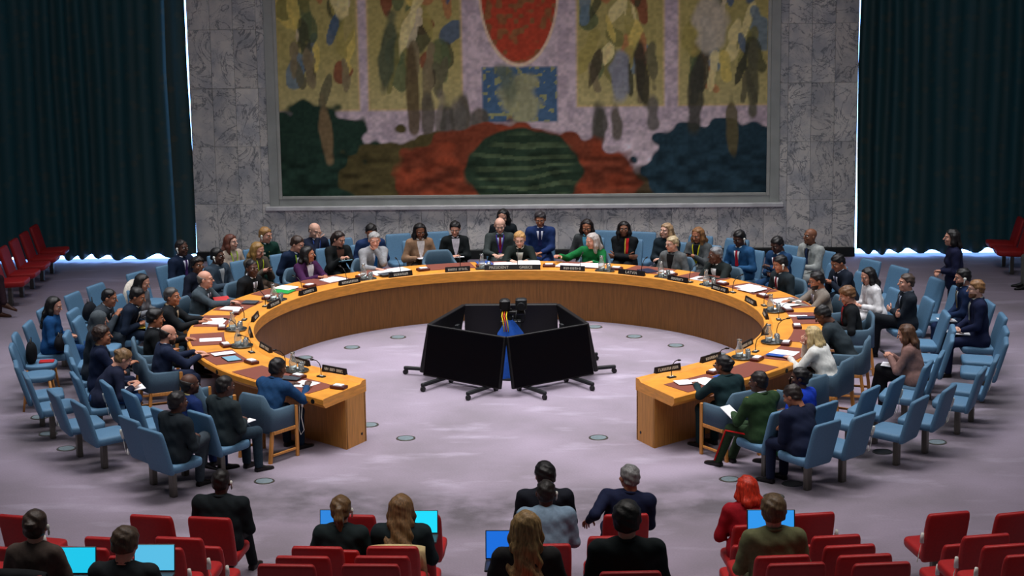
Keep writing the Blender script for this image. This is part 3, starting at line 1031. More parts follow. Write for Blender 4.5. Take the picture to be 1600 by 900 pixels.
# ------------------------------------------------------------------ monitors in the middle
def monitors():
    R0 = 1.335
    for k in range(5):
        a = math.radians(-126 + 72 * k)
        ap = R0 * math.cos(math.radians(36))
        t = bpy.data.objects.new('floor_monitor', None)
        COL.objects.link(t)
        t.location = (ap * math.cos(a), ap * math.sin(a), 0)
        t.rotation_euler = (0, 0, a + math.pi / 2)
        lab = ['front left of the five floor monitors, black screen leaning back', 'front right of the five floor monitors, black screen leaning back', 'right side floor monitor of the ring, seen edge on', 'far floor monitor of the ring, its back turned to the table gap', 'left side floor monitor of the ring, seen edge on'][k]
        tag(t, lab, 'monitor', 'floor monitors standing in a ring')
        # local -y = outward
        tilt = math.radians(11)
        Rm = np.array([[1, 0, 0], [0, math.cos(tilt), math.sin(tilt)], [0, -math.sin(tilt), math.cos(tilt)]])
        c = np.array([0, .075, .47])
        mb = MB()
        mb.box(c, (1.36, .06, .72), Rm, ch=.008)
        link('monitor_case', mb.mesh('monitor_case', M_BLACK), t)
        mb = MB()
        mb.box(c + Rm @ np.array([0, -.031, 0]), (1.32, .004, .68), Rm)
        link('screen', mb.mesh('screen', M_SCREEN), t)
        mb = MB()
        mb.box((0, .30, .40), (.09, .05, .56), ch=.005)
        mb.box((0, .22, .50), (.3, .14, .2), ch=.01)
        link('stand_post', mb.mesh('stand_post', M_DARKM), t)
        for sx in (-1, 1):
            mb = MB()
            mb.box((sx * .40, -.04, .095), (.055, .66, .045), ch=.006)
            leg = link('stand_leg', mb.mesh('stand_leg', M_DARKM), t)
            for yy in (-.35, .26):
                mb = MB()
                mb.tube([(sx * .40 - .02, yy, .036), (sx * .40 + .02, yy, .036)], .036, 12)
                mb.box((sx * .40, yy, .07), (.03, .03, .02))
                link('caster', mb.mesh('caster', M_BLACK, False), leg)
        mb = MB()
        mb.box((0, .28, .095), (.86, .05, .045), ch=.006)
        link('cross_bar', mb.mesh('cross_bar', M_DARKM), t)
    # camera mast with blue cover in the middle of the ring
    t = bpy.data.objects.new('camera_mast', None)
    COL.objects.link(t)
    t.location = (.02, -.10, 0)
    tag(t, 'camera mast with blue cloth cover standing inside the monitor ring', 'camera stand')
    mb = MB()
    mb.tube([(0, 0, 0), (0, 0, .98)], .03, 10)
    mb.lathe([(.26, 0), (.26, .02), (.05, .05)], 16)
    link('pole', mb.mesh('pole', M_DARKM, False), t)
    rs = []
    for z, r in ((.0, .30), (.2, .27), (.45, .22), (.62, .17), (.74, .09), (.80, .04)):
        rs.append([(r * (1 + .14 * math.sin(5 * q + z * 4)) * math.cos(q), r * .8 * (1 + .14 * math.sin(5 * q + z * 4)) * math.sin(q), z + .02) for q in np.linspace(0, 2 * math.pi, 26, endpoint=False)])
    link('cloth_cover', MB().rings(rs, False, True).mesh('cloth_cover', cloth((24, 70, 150)), True), t)
    mb = MB()
    mb.box((-.07, 0, 1.04), (.15, .16, .17), ch=.03)
    mb.box((.04, 0, .93), (.34, .10, .05), ch=.01)
    link('camera_body', mb.mesh('camera_body', M_BLACK, False), t)
    mb = MB()
    mb.box((.16, 0, 1.05), (.16, .14, .16), ch=.02)
    mb.tube([(.16, -.06, 1.04), (.16, -.12, 1.03)], [.05, .055], 12)
    h = link('camera_head', mb.mesh('camera_head', M_DARKM, False), t)
    mb = MB()
    mb.tube([(.10, -.08, .98), (.08, -.11, .88), (.12, -.12, .80), (.20, -.12, .82), (.22, -.1, .92), (.2, -.08, .98)], .008, 6)
    link('cable', mb.mesh('cable', M_BLACK, True), h)
    for k, c in enumerate(((230, 190, 30), (220, 70, 30), (230, 200, 40))):
        mb = MB()
        x = -.10 + .03 * k
        mb.tube([(x, -.05, .95), (x - .01, -.12, .90), (x + .01, -.14, .80), (x + .02, -.13, .68)], .008, 6)
        link('cable', mb.mesh('cable', mat('cable_%d' % k, c, .5, 0), True), t)
monitors()

# ------------------------------------------------------------------ round floor boxes
k = 0
for px, py, dark, where in [
    (62, 652, 0, 'left of the outermost blue chairs'), (75, 678, 0, 'beside the steel pedestals at far left'), (104, 701, 0, 'behind the empty blue chairs at left'),
    (413, 752, 0, 'below the seated man with dark trousers at left'), (476, 559, 0, 'beside the left curve of the table panel'), (550, 543, 0, 'inside the table ring at left'),
    (634, 685, 0, 'in front of the left table end'), (577, 664, 0, 'right behind the left table end panel'), (991, 526, 0, 'inside the table ring right of the monitors'),
    (1056, 540, 0, 'inside the table ring toward its right curve'), (1123, 554, 0, 'beside the right curve of the table panel'), (1140, 749, 0, 'below the seated officer at right'),
    (1238, 756, 1, 'near the foot of the man in navy suit'), (1209, 776, 0, 'behind the woman with red hair'), (1379, 706, 1, 'among the empty blue chairs at right'),
    (1464, 691, 0, 'beside the outer chair pedestals at right'), (935, 684, 0, 'in front of the right table end'), (929, 511, 0, 'behind the monitors at the table foot'), (622, 527, 0, 'left behind the monitors at the table foot')]:
    p = at(px, py, 0)
    t = bpy.data.objects.new('floor_box', None)
    COL.objects.link(t)
    t.location = (p[0], p[1], 0)
    tag(t, 'round %s floor box lid %s' % ('black' if dark else 'teal grey', where), 'floor box', 'round floor boxes')
    link('lid', MB().lathe([(.10, .001), (.10, .007), (.001, .009)], 20).mesh('lid', M_DISCD if dark else M_DISC), t)
    link('rim', MB().lathe([(.125, .0005), (.122, .006), (.105, .008), (.102, .001)], 20, cap=False).mesh('rim', M_DISCD if dark else M_STEEL), t)

# ------------------------------------------------------------------ chairs
def rrect(w, d, r, n=5):
    pts = []
    for cx, cy, a0 in ((w / 2 - r, d / 2 - r, 0), (-w / 2 + r, d / 2 - r, 90), (-w / 2 + r, -d / 2 + r, 180), (w / 2 - r, -d / 2 + r, 270)):
        for k in range(n):
            a = math.radians(a0 + 90 * k / (n - 1))
            pts.append((cx + r * math.cos(a), cy + r * math.sin(a)))
    return pts

def padded_back(w0, w1, h, th, lean, y0, z0, bend=.22, r=.03, oval=.07, pw=6):
    mb = MB()
    rs = []
    for s, k in ((0, .70), (.02, .90), (.06, 1), (.15, 1), (.3, 1), (.5, 1), (.7, 1), (.85, 1), (.93, 1), (.975, .92), (1.0, .70)):
        w = (w0 + (w1 - w0) * s) * (1 - (1 - k) * .15) * (1 - oval * abs(2 * s - 1) ** pw)
        t_ = th * (k if k < 1 else 1)
        ring = []
        for x, y in rrect(w, t_, min(t_ * .45, r)):
            yy = y + bend * x * x
            ring.append((x, y0 + yy - s * h * math.sin(lean), z0 + s * h * math.cos(lean)))
        rs.append(ring)
    mb.rings(rs)
    return mb

def padded_seat(w, d, th, y0, z0, r=.07, tilt=.05):
    mb = MB()
    rs = []
    for s, k in ((0, .88), (.12, .96), (.35, 1), (.75, 1), (.92, .97), (1, .88)):
        rs.append([(x, y0 + y, z0 + s * th + tilt * y) for x, y in rrect(w * k, d * k, r * k)])
    mb.rings(rs)
    return mb

def fixed_parts(m, tone):
    P = []
    back = padded_back(.45, .46, .56, .066, math.radians(16), -.175, .325)
    P.append(('backrest', back.mesh('backrest', m, True), []))
    P.append(('seat', padded_seat(.46, .45, .10, .04, .345).mesh('seat', m, True), []))
    mb = MB()
    mb.box((0, -.03, .18), (.085, .07, .36), ch=.008)
    P.append(('pedestal', mb.mesh('pedestal', M_STEEL), []))
    return P

def holder_part(side):
    mb = MB()
    x = side * .255
    mb.tube([(x, -.26, .56), (x, -.275, .62), (x, -.285, .665)], [.016, .02, .016], 8)
    mb.box((x - side * .014, -.26, .58), (.016, .03, .05))
    c = MB()
    c.tube([(x, -.26, .55), (x + side * .012, -.24, .45), (x + side * .02, -.22, .36), (x + side * .01, -.2, .34), (x, -.21, .42)], .004, 5)
    return ('earpiece_holder', mb.mesh('earpiece_holder', M_WHITE, True), [('cord', c.mesh('cord', M_WHITE, True))])

FIX_BLUE = fixed_parts(M_BLUE, 'blue')
FIX_RED = fixed_parts(M_RED, 'red')
HOLD = {1: holder_part(1), -1: holder_part(-1)}

def wood_parts():
    P = []
    P.append(('backrest', padded_back(.42, .44, .50, .06, math.radians(15), -.19, .40, .18, .028, .42, 3.2).mesh('backrest', M_BLUE, True), []))
    P.append(('seat', padded_seat(.46, .44, .08, .02, .385, .17, .03).mesh('seat', M_BLUE, True), []))
    for sx in (-1, 1):
        for sy in (-1, 1):
            mb = MB()
            mb.tube([(sx * .17, .02 + sy * .15, .40), (sx * .215, .02 + sy * .205, 0)], [.022, .014], 8)
            P.append(('leg', mb.mesh('leg', M_CHWOOD, True), []))
    return P
WOOD = wood_parts()

def arm_parts():
    P = []
    def shell(inset, z_lo, top_fn, th):
        rs = []
        for q in np.linspace(-1, 1, 25):
            a = q * math.radians(118)
            # plan curve: U open to +y
            x = .29 * math.sin(a) * (1.0 if abs(q) < .75 else 1.0)
            y = -.20 - .08 * math.cos(a) + (.0 if abs(q) < .62 else (abs(q) - .62) * .92)
            if abs(q) >= .62:
                x = math.copysign(.285 + .01 * (1 - abs(q)), q)
            n = np.array([x, y + .02, 0])
            n /= np.linalg.norm(n) + 1e-9
            zt = top_fn(abs(q))
            b = np.array([x, y, 0])
            rs.append([b + n * 0 + (0, 0, z_lo), b + n * 0 + (0, 0, zt - .02), b - n * th * .3 + (0, 0, zt), b - n * th * .8 + (0, 0, zt - .004), b - n * th + (0, 0, zt - .03), b - n * th + (0, 0, z_lo)])
        return MB().rings(rs)
    def top(q):
        s = min(1, max(0, (q - .30) / .42))
        s = s * s * (3 - 2 * s)
        return .845 - .185 * s
    P.append(('back_shell', shell(0, .40, top, .055).mesh('back_shell', M_BLUE2, True), []))
    P.append(('seat', padded_seat(.46, .48, .11, .04, .35, .06).mesh('seat', M_BLUE2, True), []))
    for sx in (-1, 1):
        mb = MB()
        mb.box((sx * .285, .20, .325), (.035, .045, .65), ch=.006)
        P.append(('leg', mb.mesh('leg', M_CHWOOD), []))
        mb = MB()
        mb.rings([[(sx * .255 + dx, -.20 + dy - (.05 if z < .1 else 0), z) for dx, dy in ((-.018, -.02), (.018, -.02), (.018, .02), (-.018, .02))] for z in (0, .40, .55)])
        P.append(('leg', mb.mesh('leg', M_CHWOOD), []))
        P.append(('side_rail', MB().box((sx * .275, 0, .375), (.03, .40, .045), ch=.005).mesh('side_rail', M_CHWOOD), []))
        P.append(('stretcher', MB().box((sx * .275, -.01, .10), (.024, .42, .03), ch=.004).mesh('stretcher', M_CHWOOD), []))
    P.append(('cross_rail', MB().box((0, .20, .35), (.54, .03, .05), ch=.005).mesh('cross_rail', M_CHWOOD), []))
    return P
ARM = arm_parts()

def chair(name, parts, x, y, z, face, label, group, cat='chair', extra=()):
    t = bpy.data.objects.new(name, None)
    COL.objects.link(t)
    t.location = (x, y, z)
    t.rotation_euler = (0, 0, face - math.pi / 2)
    tag(t, label, cat, group)
    for nm, me, subs in list(parts) + list(extra):
        o = link(nm, me, t)
        for sn, sm in subs:
            link(sn, sm, o)
    return t

# ------------------------------------------------------------------ people
def rotx(a):
    c, s = math.cos(a), math.sin(a)
    return np.array([[1, 0, 0], [0, c, -s], [0, s, c]])

def roty(a):
    c, s = math.cos(a), math.sin(a)
    return np.array([[c, 0, s], [0, 1, 0], [-s, 0, c]])

def rotz(a):
    c, s = math.cos(a), math.sin(a)
    return np.array([[c, -s, 0], [s, c, 0], [0, 0, 1]])

def head_template(female):
    h = 0.0085
    lo, hi = (-.11, -.13, -.16), (.11, .15, .15)
    P = grid(lo, hi, h)
    d = ell(P, (0, -.012, .035), (.076, .096, .088))
    d = smin(d, ell(P, (0, .022, -.045), (.060 if female else .064, .068, .080)), .03)
    d = smin(d, ell(P, (0, .066, -.104), (.024 if female else .030, .026, .022)), .03)
    d = smin(d, cone(P, (0, .094, .012), (0, .116, -.028), .007, .0125), .012)
    d = smin(d, cone(P, (-.036, .078, .026), (.036, .078, .026), .014, .014), .016)
    for s in (-1, 1):
        d = smin(d, ell(P, (s * .040, .068, -.030), (.022, .022, .022)), .02)
        d = smax(d, -ell(P, (s * .032, .104, .004), (.016, .016, .010)), .012)
        d = smin(d, ell(P, (s * .079, -.008, -.012), (.010, .022, .032)), .008)
    d = smin(d, cone(P, (-.018, .092, -.066), (.018, .092, -.066), .0085, .0085), .008)
    d = smax(d, -ell(P, (0, .108, -.0665), (.024, .010, .003)), .004)
    d = smin(d, cone(P, (0, -.02, -.05), (0, -.035, -.16), .055, .055), .03)
    V, F = nets(d, lo, h)
    C = V[F].mean(1)
    mi = np.zeros(len(F), int)
    lip = (np.abs(C[:, 0]) < .022) & (C[:, 1] > .088) & (np.abs(C[:, 2] + .066) < .011)
    mi[lip] = 3
    brow = (np.abs(np.abs(C[:, 0]) - .032) < .018) & (C[:, 1] > .07) & (np.abs(C[:, 2] - .027) < .006)
    mi[brow] = 4
    Vs, Fs, Ms = [V], [F], [mi]
    n = len(V)
    for s in (-1, 1):
        for r, y, m in ((.0125, .082, 1), (.007, .0895, 2)):
            mb = MB().ball((s * .032, y, .004), (r, r, r * .75), 8, 5)
            VV = np.concatenate(mb.v)
            q = [f for f in mb.f if len(f) == 4]
            Vs.append(VV)
            Fs.append(np.array(q) + n)
            Ms.append(np.full(len(q), m))
            n += len(VV)
    return np.concatenate(Vs), np.concatenate(Fs), np.concatenate(Ms)

HEADS = {0: head_template(False), 1: head_template(True)}

def hand_template(curl):
    mb = MB()
    rs = []
    for y, w, t in ((-.02, .026, .019), (.0, .028, .018), (.03, .037, .016), (.065, .041, .014), (.088, .040, .011)):
        rs.append([(w * math.cos(a), y, t * math.sin(a)) for a in np.linspace(0, 2 * math.pi, 8, endpoint=False)])
    mb.rings(rs)
    for x, L_, y0 in ((-.030, .056, .080), (-.0105, .072, .086), (.0105, .078, .087), (.030, .068, .083)):
        p = np.array([x, y0 - .012, 0.0])
        pts = [p]
        a = 0.0
        for k, f in enumerate((.12, .44, .30, .26)):
            if k:
                a += curl
            p = p + np.array([x * .12 * f, math.cos(a), -math.sin(a)]) * (L_ * f + (.012 if k == 0 else 0))
            pts.append(p)
        mb.tube(pts, [.0095, .0095, .009, .008, .0055], 6)
    p = np.array([.030, .018, -.004])
    mb.tube([p, p + (.024, .022, -.008), p + (.038, .046, -.016 - .02 * curl), p + (.042, .068, -.022 - .03 * curl)], [.013, .0115, .010, .0065], 6)
    V = np.concatenate(mb.v)
    F = []
    for f in mb.f:
        if len(f) == 4:
            F.append(f)
        else:
            for i in range(1, len(f) - 1, 1):
                F.append((f[0], f[i], f[i + 1], f[i + 1]))
    return V, F

HANDS = {c: hand_template(c) for c in (.22, .5, 1.0)}

def quads_only(F):
    return np.array([f for f in F], int)

def ik(S, T, l1, l2, pole):
    S, T, pole = [np.asarray(v, float) for v in (S, T, pole)]
    D = T - S
    L_ = np.linalg.norm(D)
    mx = (l1 + l2) * .985
    if L_ > mx:
        T = S + D / L_ * mx
        D = T - S
        L_ = mx
    u = D / L_
    a = (l1 * l1 - l2 * l2 + L_ * L_) / (2 * L_)
    hgt = math.sqrt(max(l1 * l1 - a * a, 1e-6))
    p = pole - (pole @ u) * u
    p /= np.linalg.norm(p) + 1e-9
    return S + u * a + p * hgt, T

HAIRLINE_Y = np.array([-.13, -.09, -.04, .01, .03, .055, .085, .12])
HAIRLINE_Z = np.array([-.085, -.075, -.045, -.012, .02, .058, .078, .082])

def hair_mesh(style, length, seed, h):
    """hair surface in the head's own frame"""
    zlo = -.17 - (length if style in ('long', 'pony', 'braids', 'bob') else 0)
    lo, hi = (-.17, -.23 - .33 * max(0, length - .1) * (style == 'long'), zlo - .03), (.17, .13, .18)
    P = grid(lo, hi, h)
    x, y, z = P[..., 0], P[..., 1], P[..., 2]
    th = {'short': .010, 'buzz': .005, 'fringe': .008, 'curly': .022, 'afro': .035, 'full': .018}.get(style, .011)
    cap = ell(P, (0, -.014, .037), (.076 + th, .096 + th, .088 + th))
    cap = smin(cap, ell(P, (0, -.045, -.03), (.066 + th, .058 + th, .07)), .03)
    line = np.interp(y, HAIRLINE_Y, HAIRLINE_Z)
    if style in ('long', 'bob', 'pony', 'bun', 'braids'):
        line = np.interp(y, [-.13, -.04, .02, .05, .085, .12], [-.11, -.09, -.02, .05, .086, .096])
    cap = cap + .0035 * np.sin(x * 70 + 2 * np.sin(z * 40 + seed)) * np.sin(y * 62 + seed) + .003 * np.sin(z * 90 + x * 50)
    d = smax(cap, (line - z) * .7, .008)
    if style == 'fringe':
        d = smax(d, (z - np.interp(y, [-.13, -.06, .03], [.07, .05, .02])) * .8, .008)
        d = smax(d, y - .035, .008)
    if style in ('curly', 'afro'):
        d = d + .006 * np.sin(x * 130 + seed) * np.sin(y * 120) * np.sin(z * 125)
    if style == 'full':
        d = smin(d, ell(P, (.01, .035, .105), (.055, .05, .03)), .03)
    if style in ('long', 'bob', 'braids'):
        L_ = length
        w = .050 if style != 'braids' else .036
        XA = np.array([1., 0, 0])
        b = econe(P, (0, -.05, .03), (0, -.10, -.13), .085, .065, .098, .050, XA)
        b = smin(b, econe(P, (0, -.10, -.13), (0, -.10 - (.33 if L_ > .3 else .14) * L_, -.10 - L_), .098, .050, .085 + .10 * max(0, L_ - .2) + .06 * L_, .034, XA), .03)
        for s in (-1, 1):
            b = smin(b, cone(P, (s * .066, -.015, .03), (s * .082, .0, -.08), .034, .036), .03)
            b = smin(b, cone(P, (s * .080, -.005, -.08), (s * .078, .012 if style != 'bob' else -.02, -.08 - L_ * .8), .036, w * .55), .03)
        ang = np.arctan2(y + .03, x)
        b = b + .004 * np.sin(ang * 17 + seed + z * 10) + (.008 * np.sin(ang * 7 + z * 38) * np.clip(-z * 4, 0, 1))
        b = smax(b, -ell(P, (0, .088, -.04), (.066, .080, .135)), .012)
        d = smin(d, b, .03)
    if style == 'pony':
        d = smin(d, ell(P, (0, -.118, .03), (.03, .025, .028)), .015)
        t = cone(P, (0, -.125, .03), (0, -.135, -.06), .026, .038)
        t = smin(t, cone(P, (0, -.135, -.06), (.01, -.12, -.06 - length), .038, .018), .02)
        d = smin(d, t + .004 * np.sin(x * 180 + z * 20), .012)
    if style == 'bun':
        d = smin(d, ell(P, (0, -.115, .03), (.045, .038, .042)) + .003 * np.sin(z * 220), .012)
    if style == 'hijab':
        f = ell(P, (0, -.01, .025), (.094, .112, .106))
        f = smin(f, cone(P, (0, .005, -.05), (0, -.01, -.19), .085, .115), .04)
        d = smax(f, -ell(P, (0, .11, -.022), (.056, .07, .082)), .012)
    return nets(d, lo, h)

HAIR_CACHE = {}

def get_hair(style, length, h):
    k = (style, round(length, 2), round(h, 4))
    if k not in HAIR_CACHE:
        HAIR_CACHE[k] = hair_mesh(style, length, len(HAIR_CACHE), h)
    return HAIR_CACHE[k]

def dirv(a):
    return np.array([0, math.sin(a), math.cos(a)])

def torso_points(lean, side, twist, ts, zs, standing=False):
    """pelvis, waist, neck base, head centre, axes; person frame, +y forward"""
    P0 = np.array([0, 0, zs])
    Mx = rotz(twist) @ roty(side)
    a1 = Mx @ dirv(.65 * lean)
    a2 = Mx @ dirv(1.1 * lean)
    Wp = P0 + ts * .20 * a1
    N = Wp + ts * .29 * a2
    X = Mx @ np.array([1., 0, 0])
    F_ = np.cross(a2, X)
    hd = a2 * .45 + np.array([0, 0, .55])
    hd /= np.linalg.norm(hd)
    H = N + .165 * hd + .03 * F_
    return P0, Wp, N, H, X, a2, F_

SHOE = {}

def face_of(pos, ring):
    # side rows near the camera are turned more squarely across the room
    if ring > 5.3 and pos[1] < 0:
        return math.atan2(-.72 * pos[1], -pos[0])
    return math.atan2(-pos[1], -pos[0])

def shoe_mesh(boot):
    mb = MB()
    rs = []
    prof = [(-.075, .030, .055), (-.06, .036, .075), (-.02, .036, .085), (.03, .037, .072), (.08, .044, .05), (.13, .044, .042), (.165, .034, .034), (.18, .016, .02)]
    for y, w, t in prof:
        ring = [(w * math.cos(a), y, max(0, .5 * t + .5 * t * math.sin(a)) if math.sin(a) > -.5 else 0.0) for a in np.linspace(0, 2 * math.pi, 10, endpoint=False)]
        rs.append(ring)
    mb.rings(rs)
    return mb.v, mb.f

NP = [0]

def person(label, px, place, skin_='light', hair=('short', (40, 30, 26)), top=(30, 34, 44), kind='suit', shirt=(215, 220, 230), tie=None, bottom=None, shoes=None,
           lean=8, side=0, twist=0, hy=0, hp=0, hroll=0, arms=('lap', 'lap'), legs='flat', face=None, female=False, w=1.0, ear=None, lanyard=None, glasses=False,
           seat='fixed', seat_label=None, zf=0.0, res=.019, badge=False, stripe=None, epaulet=False, scarf=None, chair_extra=(), ts_range=(.86, 1.12), beard=None, group=None, medals=False):
    lean, side, twist, hy, hp, hroll = [math.radians(v) for v in (lean, side, twist, hy, hp, hroll)]
    standing = seat is None
    SEATH = .455
    zs = (SEATH + .075) if not standing else .90
    # ---- place: head on its line of sight, hips on their row
    d = ray(*px)
    P0, Wp, N1, H1, *_ = torso_points(lean, side, twist, 1.0, zs)
    A = (H1 - P0)
    B = np.array(H1 - N1)
    Av = N1 - P0
    mode, val = place
    face_angle = math.radians(face) if face is not None else math.pi / 2
    best = None
    if mode == 'at':
        pos = np.array(val, float)
        zz = CAM[2]
        ts = 1.0
    else:
        tt = np.arange(9, 40, .01)
        hh = CAM + np.outer(tt, d)
        zz = hh[:, 2] - zf
        tsa = (zz - zs - B[2]) / Av[2]
        tca = np.clip(tsa, *ts_range)
        for it in range(4):
            off = (np.outer(tca, Av) + B) @ rotz(face_angle - math.pi / 2).T
            ps = hh[:, :2] - off[:, :2]
            e = np.abs(np.hypot(ps[:, 0], ps[:, 1]) - val) if mode == 'ring' else np.abs(ps[:, 1] - val)
            e = e + 2.0 * np.abs(tsa - tca) + np.where((zz > 2.2) | (zz < .5), 9, 0)
            i = int(np.argmin(e))
            pos, ts = ps[i], float(tca[i])
            if face is None and mode == 'ring':
                face_angle = face_of(pos, val)
            elif face is None and mode == 'row':
                face_angle = math.atan2(-pos[1], -pos[0] * .5)
            else:
                break
    P0, Wp, N, H, X, U, F_ = torso_points(lean, side, twist, ts, zs)
    rz = face_angle - math.pi / 2
    wj = (.90 if female else 1.0) * w * 1.06
    # ---- arms
    S = {s: N - .05 * U + s * .175 * wj * X for s in (-1, 1)}
    tgt, el = {}, {}
    tz = TZ + .03
    R_H = rotz(hy) @ rotx(-hp) @ roty(hroll)
    for s, a in zip((-1, 1), arms):
        pole = np.array([s * .7, -.45, -.8])
        if isinstance(a, tuple):
            T = np.array(a, float)
        elif a == 'lap':
            T = np.array([s * .10, .26, zs + .135])
        elif a == 'clasp':
            T = np.array([s * .035, .30, zs + .15])
        elif a == 'phone':
            T = np.array([s * .045, .33, zs + .26])
        elif a == 'knee':
            T = np.array([s * .13, .38, zs + .12])
        elif a == 'table':
            T = np.array([s * .13, .50, tz])
        elif a == 'tablein':
            T = np.array([s * .07, .46, tz])
        elif a == 'fold':
            T = N + F_ * .20 - U * .27 - s * .12 * X
            pole = np.array([s * .9, -.1, -.7])
        elif a == 'chin':
            T = H + R_H @ np.array([s * .015, .105, -.125])
            pole = np.array([s * .5, .2, -1])
        elif a == 'face':
            T = H + R_H @ np.array([s * .02, .135, -.085])
            pole = np.array([s * .5, .2, -1])
        elif a == 'side':
            T = np.array([s * .27, .02, zs + .02 if standing else zs + .06])
            pole = np.array([s * .4, -1, 0])
        elif a == 'rest':
            T = np.array([s * .27, .22, .70])
        else:
            T = np.array([s * .10, .26, zs + .135])
        el[s], tgt[s] = ik(S[s], T, .285, .25, pole)
    # ---- legs
    hip = {s: P0 + np.array([s * .088, 0, -.01]) for s in (-1, 1)}
    knee, ank, toe = {}, {}, {}
    for s in (-1, 1):
        if standing:
            knee[s] = np.array([s * .09, .02, .49])
            ank[s] = np.array([s * .09, -.02, .085])
            toe[s] = 0.0
        else:
            knee[s] = np.array([s * .115, .43, zs - .035])
            ank[s] = np.array([s * .115, .44, .085])
            toe[s] = 0.0
            if legs == 'tuck':
                ank[s] = np.array([s * .10, .26, .085])
            elif legs == 'out':
                ank[s] = np.array([s * .12, .62, .085])
    foot_tilt = {-1: 0.0, 1: 0.0}
    if legs in ('crossR', 'crossL') and not standing:
        s = 1 if legs == 'crossR' else -1
        knee[s] = np.array([-s * .02, .46, zs + .075])
        ank[s] = np.array([-s * .20, .56, zs - .28])
        foot_tilt[s] = -.35
        knee[-s] = np.array([-s * .06, .43, zs - .035])
    # ---- jacket
    def torso_d(P, g=0.0):
        k = wj
        dd = econe(P, P0 + np.array([0, -.0, -.05]), Wp, .178 * k + g, .135 + g, .160 * k + g, .118 + g, X)
        dd = smin(dd, econe(P, Wp, N - .10 * U, .160 * k + g, .118 + g, .192 * k + g, .125 + g, X), .05)
        dd = smin(dd, cone(P, S[-1] + .02 * X, S[1] - .02 * X, .066 + g, .066 + g), .06)
        dd = smin(dd, cone(P, N - .03 * U - .045 * X, N - .03 * U + .045 * X, .072 + g, .072 + g), .05)
        if female:
            for s in (-1, 1):
                dd = smin(dd, ell(P, N - .20 * U + F_ * .085 + s * .075 * X, np.array([.062, .062, .062]) + g), .05)
        return dd
    allp = np.array([P0, Wp, N, S[-1], S[1], el[-1], el[1], tgt[-1], tgt[1]])
    lo = allp.min(0) - .22
    hi = allp.max(0) + .16
    lo[2] = min(lo[2], P0[2] - .20)
    P = grid(lo, hi, res)
    dj = torso_d(P)
    hem = cone(P, P0 + np.array([-.07, .0, -.02]), P0 + np.array([.07, .0, -.02]), .135, .135)
    dj = smin(dj, hem, .05)
    if not standing:
        for s in (-1, 1):
            dj = smin(dj, cone(P, hip[s], hip[s] + (knee[s] - hip[s]) * .28, .11, .095), .05)
    else:
        for s in (-1, 1):
            dj = smin(dj, cone(P, hip[s], hip[s] - np.array([0, 0, .12]), .11, .10), .05)
    sl = {}
    for s in (-1, 1):
        wr = tgt[s] - (tgt[s] - el[s]) / (np.linalg.norm(tgt[s] - el[s]) + 1e-6) * .02
        a = cone(P, S[s], el[s], .068 * (wj * .5 + .5), .055)
        a = smin(a, cone(P, el[s], wr, .055, .042), .03)
        dj = smin(dj, a, .035)
    # slack folds in the cloth
    dj = dj + .0035 * np.sin(P[..., 2] * 46 + P[..., 0] * 17 + NP[0]) * np.sin(P[..., 0] * 31 + P[..., 1] * 23)
    Vj, Fj = nets(dj, lo, res)
    # ---- body mesh: head, neck, hands and an inner figure under the clothes
    hv, hf, hm = HEADS[1 if female else 0]
    hs = (.98 if female else 1.02) * np.array([1.10, 1.05, .97])
    hw = (hv * hs) @ R_H.T + H
    Vs, Fs, Ms, n = [hw], [hf], [hm], len(hw)
    mbn = MB()
    nb = N - .05 * U
    nt_ = H + R_H @ np.array([0, -.022, -.06])
    mbn.tube([nb, N + .2 * (nt_ - N), nt_], [.066, .058, .056], 12)
    VV = np.concatenate(mbn.v)
    q = np.array([f for f in mbn.f if len(f) == 4])
    Vs.append(VV)
    Fs.append(q + n)
    Ms.append(np.zeros(len(q), int))
    n += len(VV)
    for s, a in zip((-1, 1), arms):
        curl = 1.0 if a in ('phone', 'face') else (.22 if a in ('table', 'tablein', 'lap', 'knee') else .5)
        V0, F0 = HANDS[curl]
        V0 = V0 * np.array([-s, 1, 1]) * 1.05
        fy = tgt[s] - el[s]
        fy /= np.linalg.norm(fy)
        if a in ('table', 'tablein'):
            fy = np.array([fy[0], fy[1], min(fy[2], 0) * .25])
            fy /= np.linalg.norm(fy)
        if a in ('clasp', 'phone', 'lap'):
            fy = fy * .6 + np.array([-s * .5, .2, 0])
            fy /= np.linalg.norm(fy)
        upv = np.array([0, 0, 1.]) if a not in ('chin', 'face') else -F_
        if a == 'fold':
            upv = F_
        fx = np.cross(fy, upv)
        fx /= np.linalg.norm(fx) + 1e-9
        fz = np.cross(fx, fy)
        Rh = np.stack([fx, fy, fz], 1)
        VV = V0 @ Rh.T + tgt[s]
        F0 = np.array(F0)
        if s > 0:
            F0 = F0[:, ::-1]
        Vs.append(VV)
        Fs.append(F0 + n)
        Ms.append(np.zeros(len(F0), int))
        n += len(VV)
    Pc = grid(np.minimum(lo, np.array([-.25, -.2, .0])), np.maximum(hi, np.array([.25, .75, 1.0])), .042)
    dc = torso_d(Pc, -.045)
    for s in (-1, 1):
        dc = smin(dc, cone(Pc, S[s], el[s], .036, .030), .02)
        dc = smin(dc, cone(Pc, el[s], tgt[s], .030, .024), .02)
        dc = smin(dc, cone(Pc, hip[s], knee[s], .055, .040), .03)
        dc = smin(dc, cone(Pc, knee[s], ank[s], .036, .028), .03)
    VV, q = nets(dc, np.minimum(lo, np.array([-.25, -.2, .0])), .042)
    Vs.append(VV)
    Fs.append(q + n)
    Ms.append(np.zeros(len(q), int))
    sk = skin(skin_)
    lipm = mat('lips_' + skin_, tuple(int(v * f) for v, f in zip(SKIN[skin_], (.86, .68, .66))), .45, 0)
    hair_col = hair[1] if hair else (70, 60, 55)
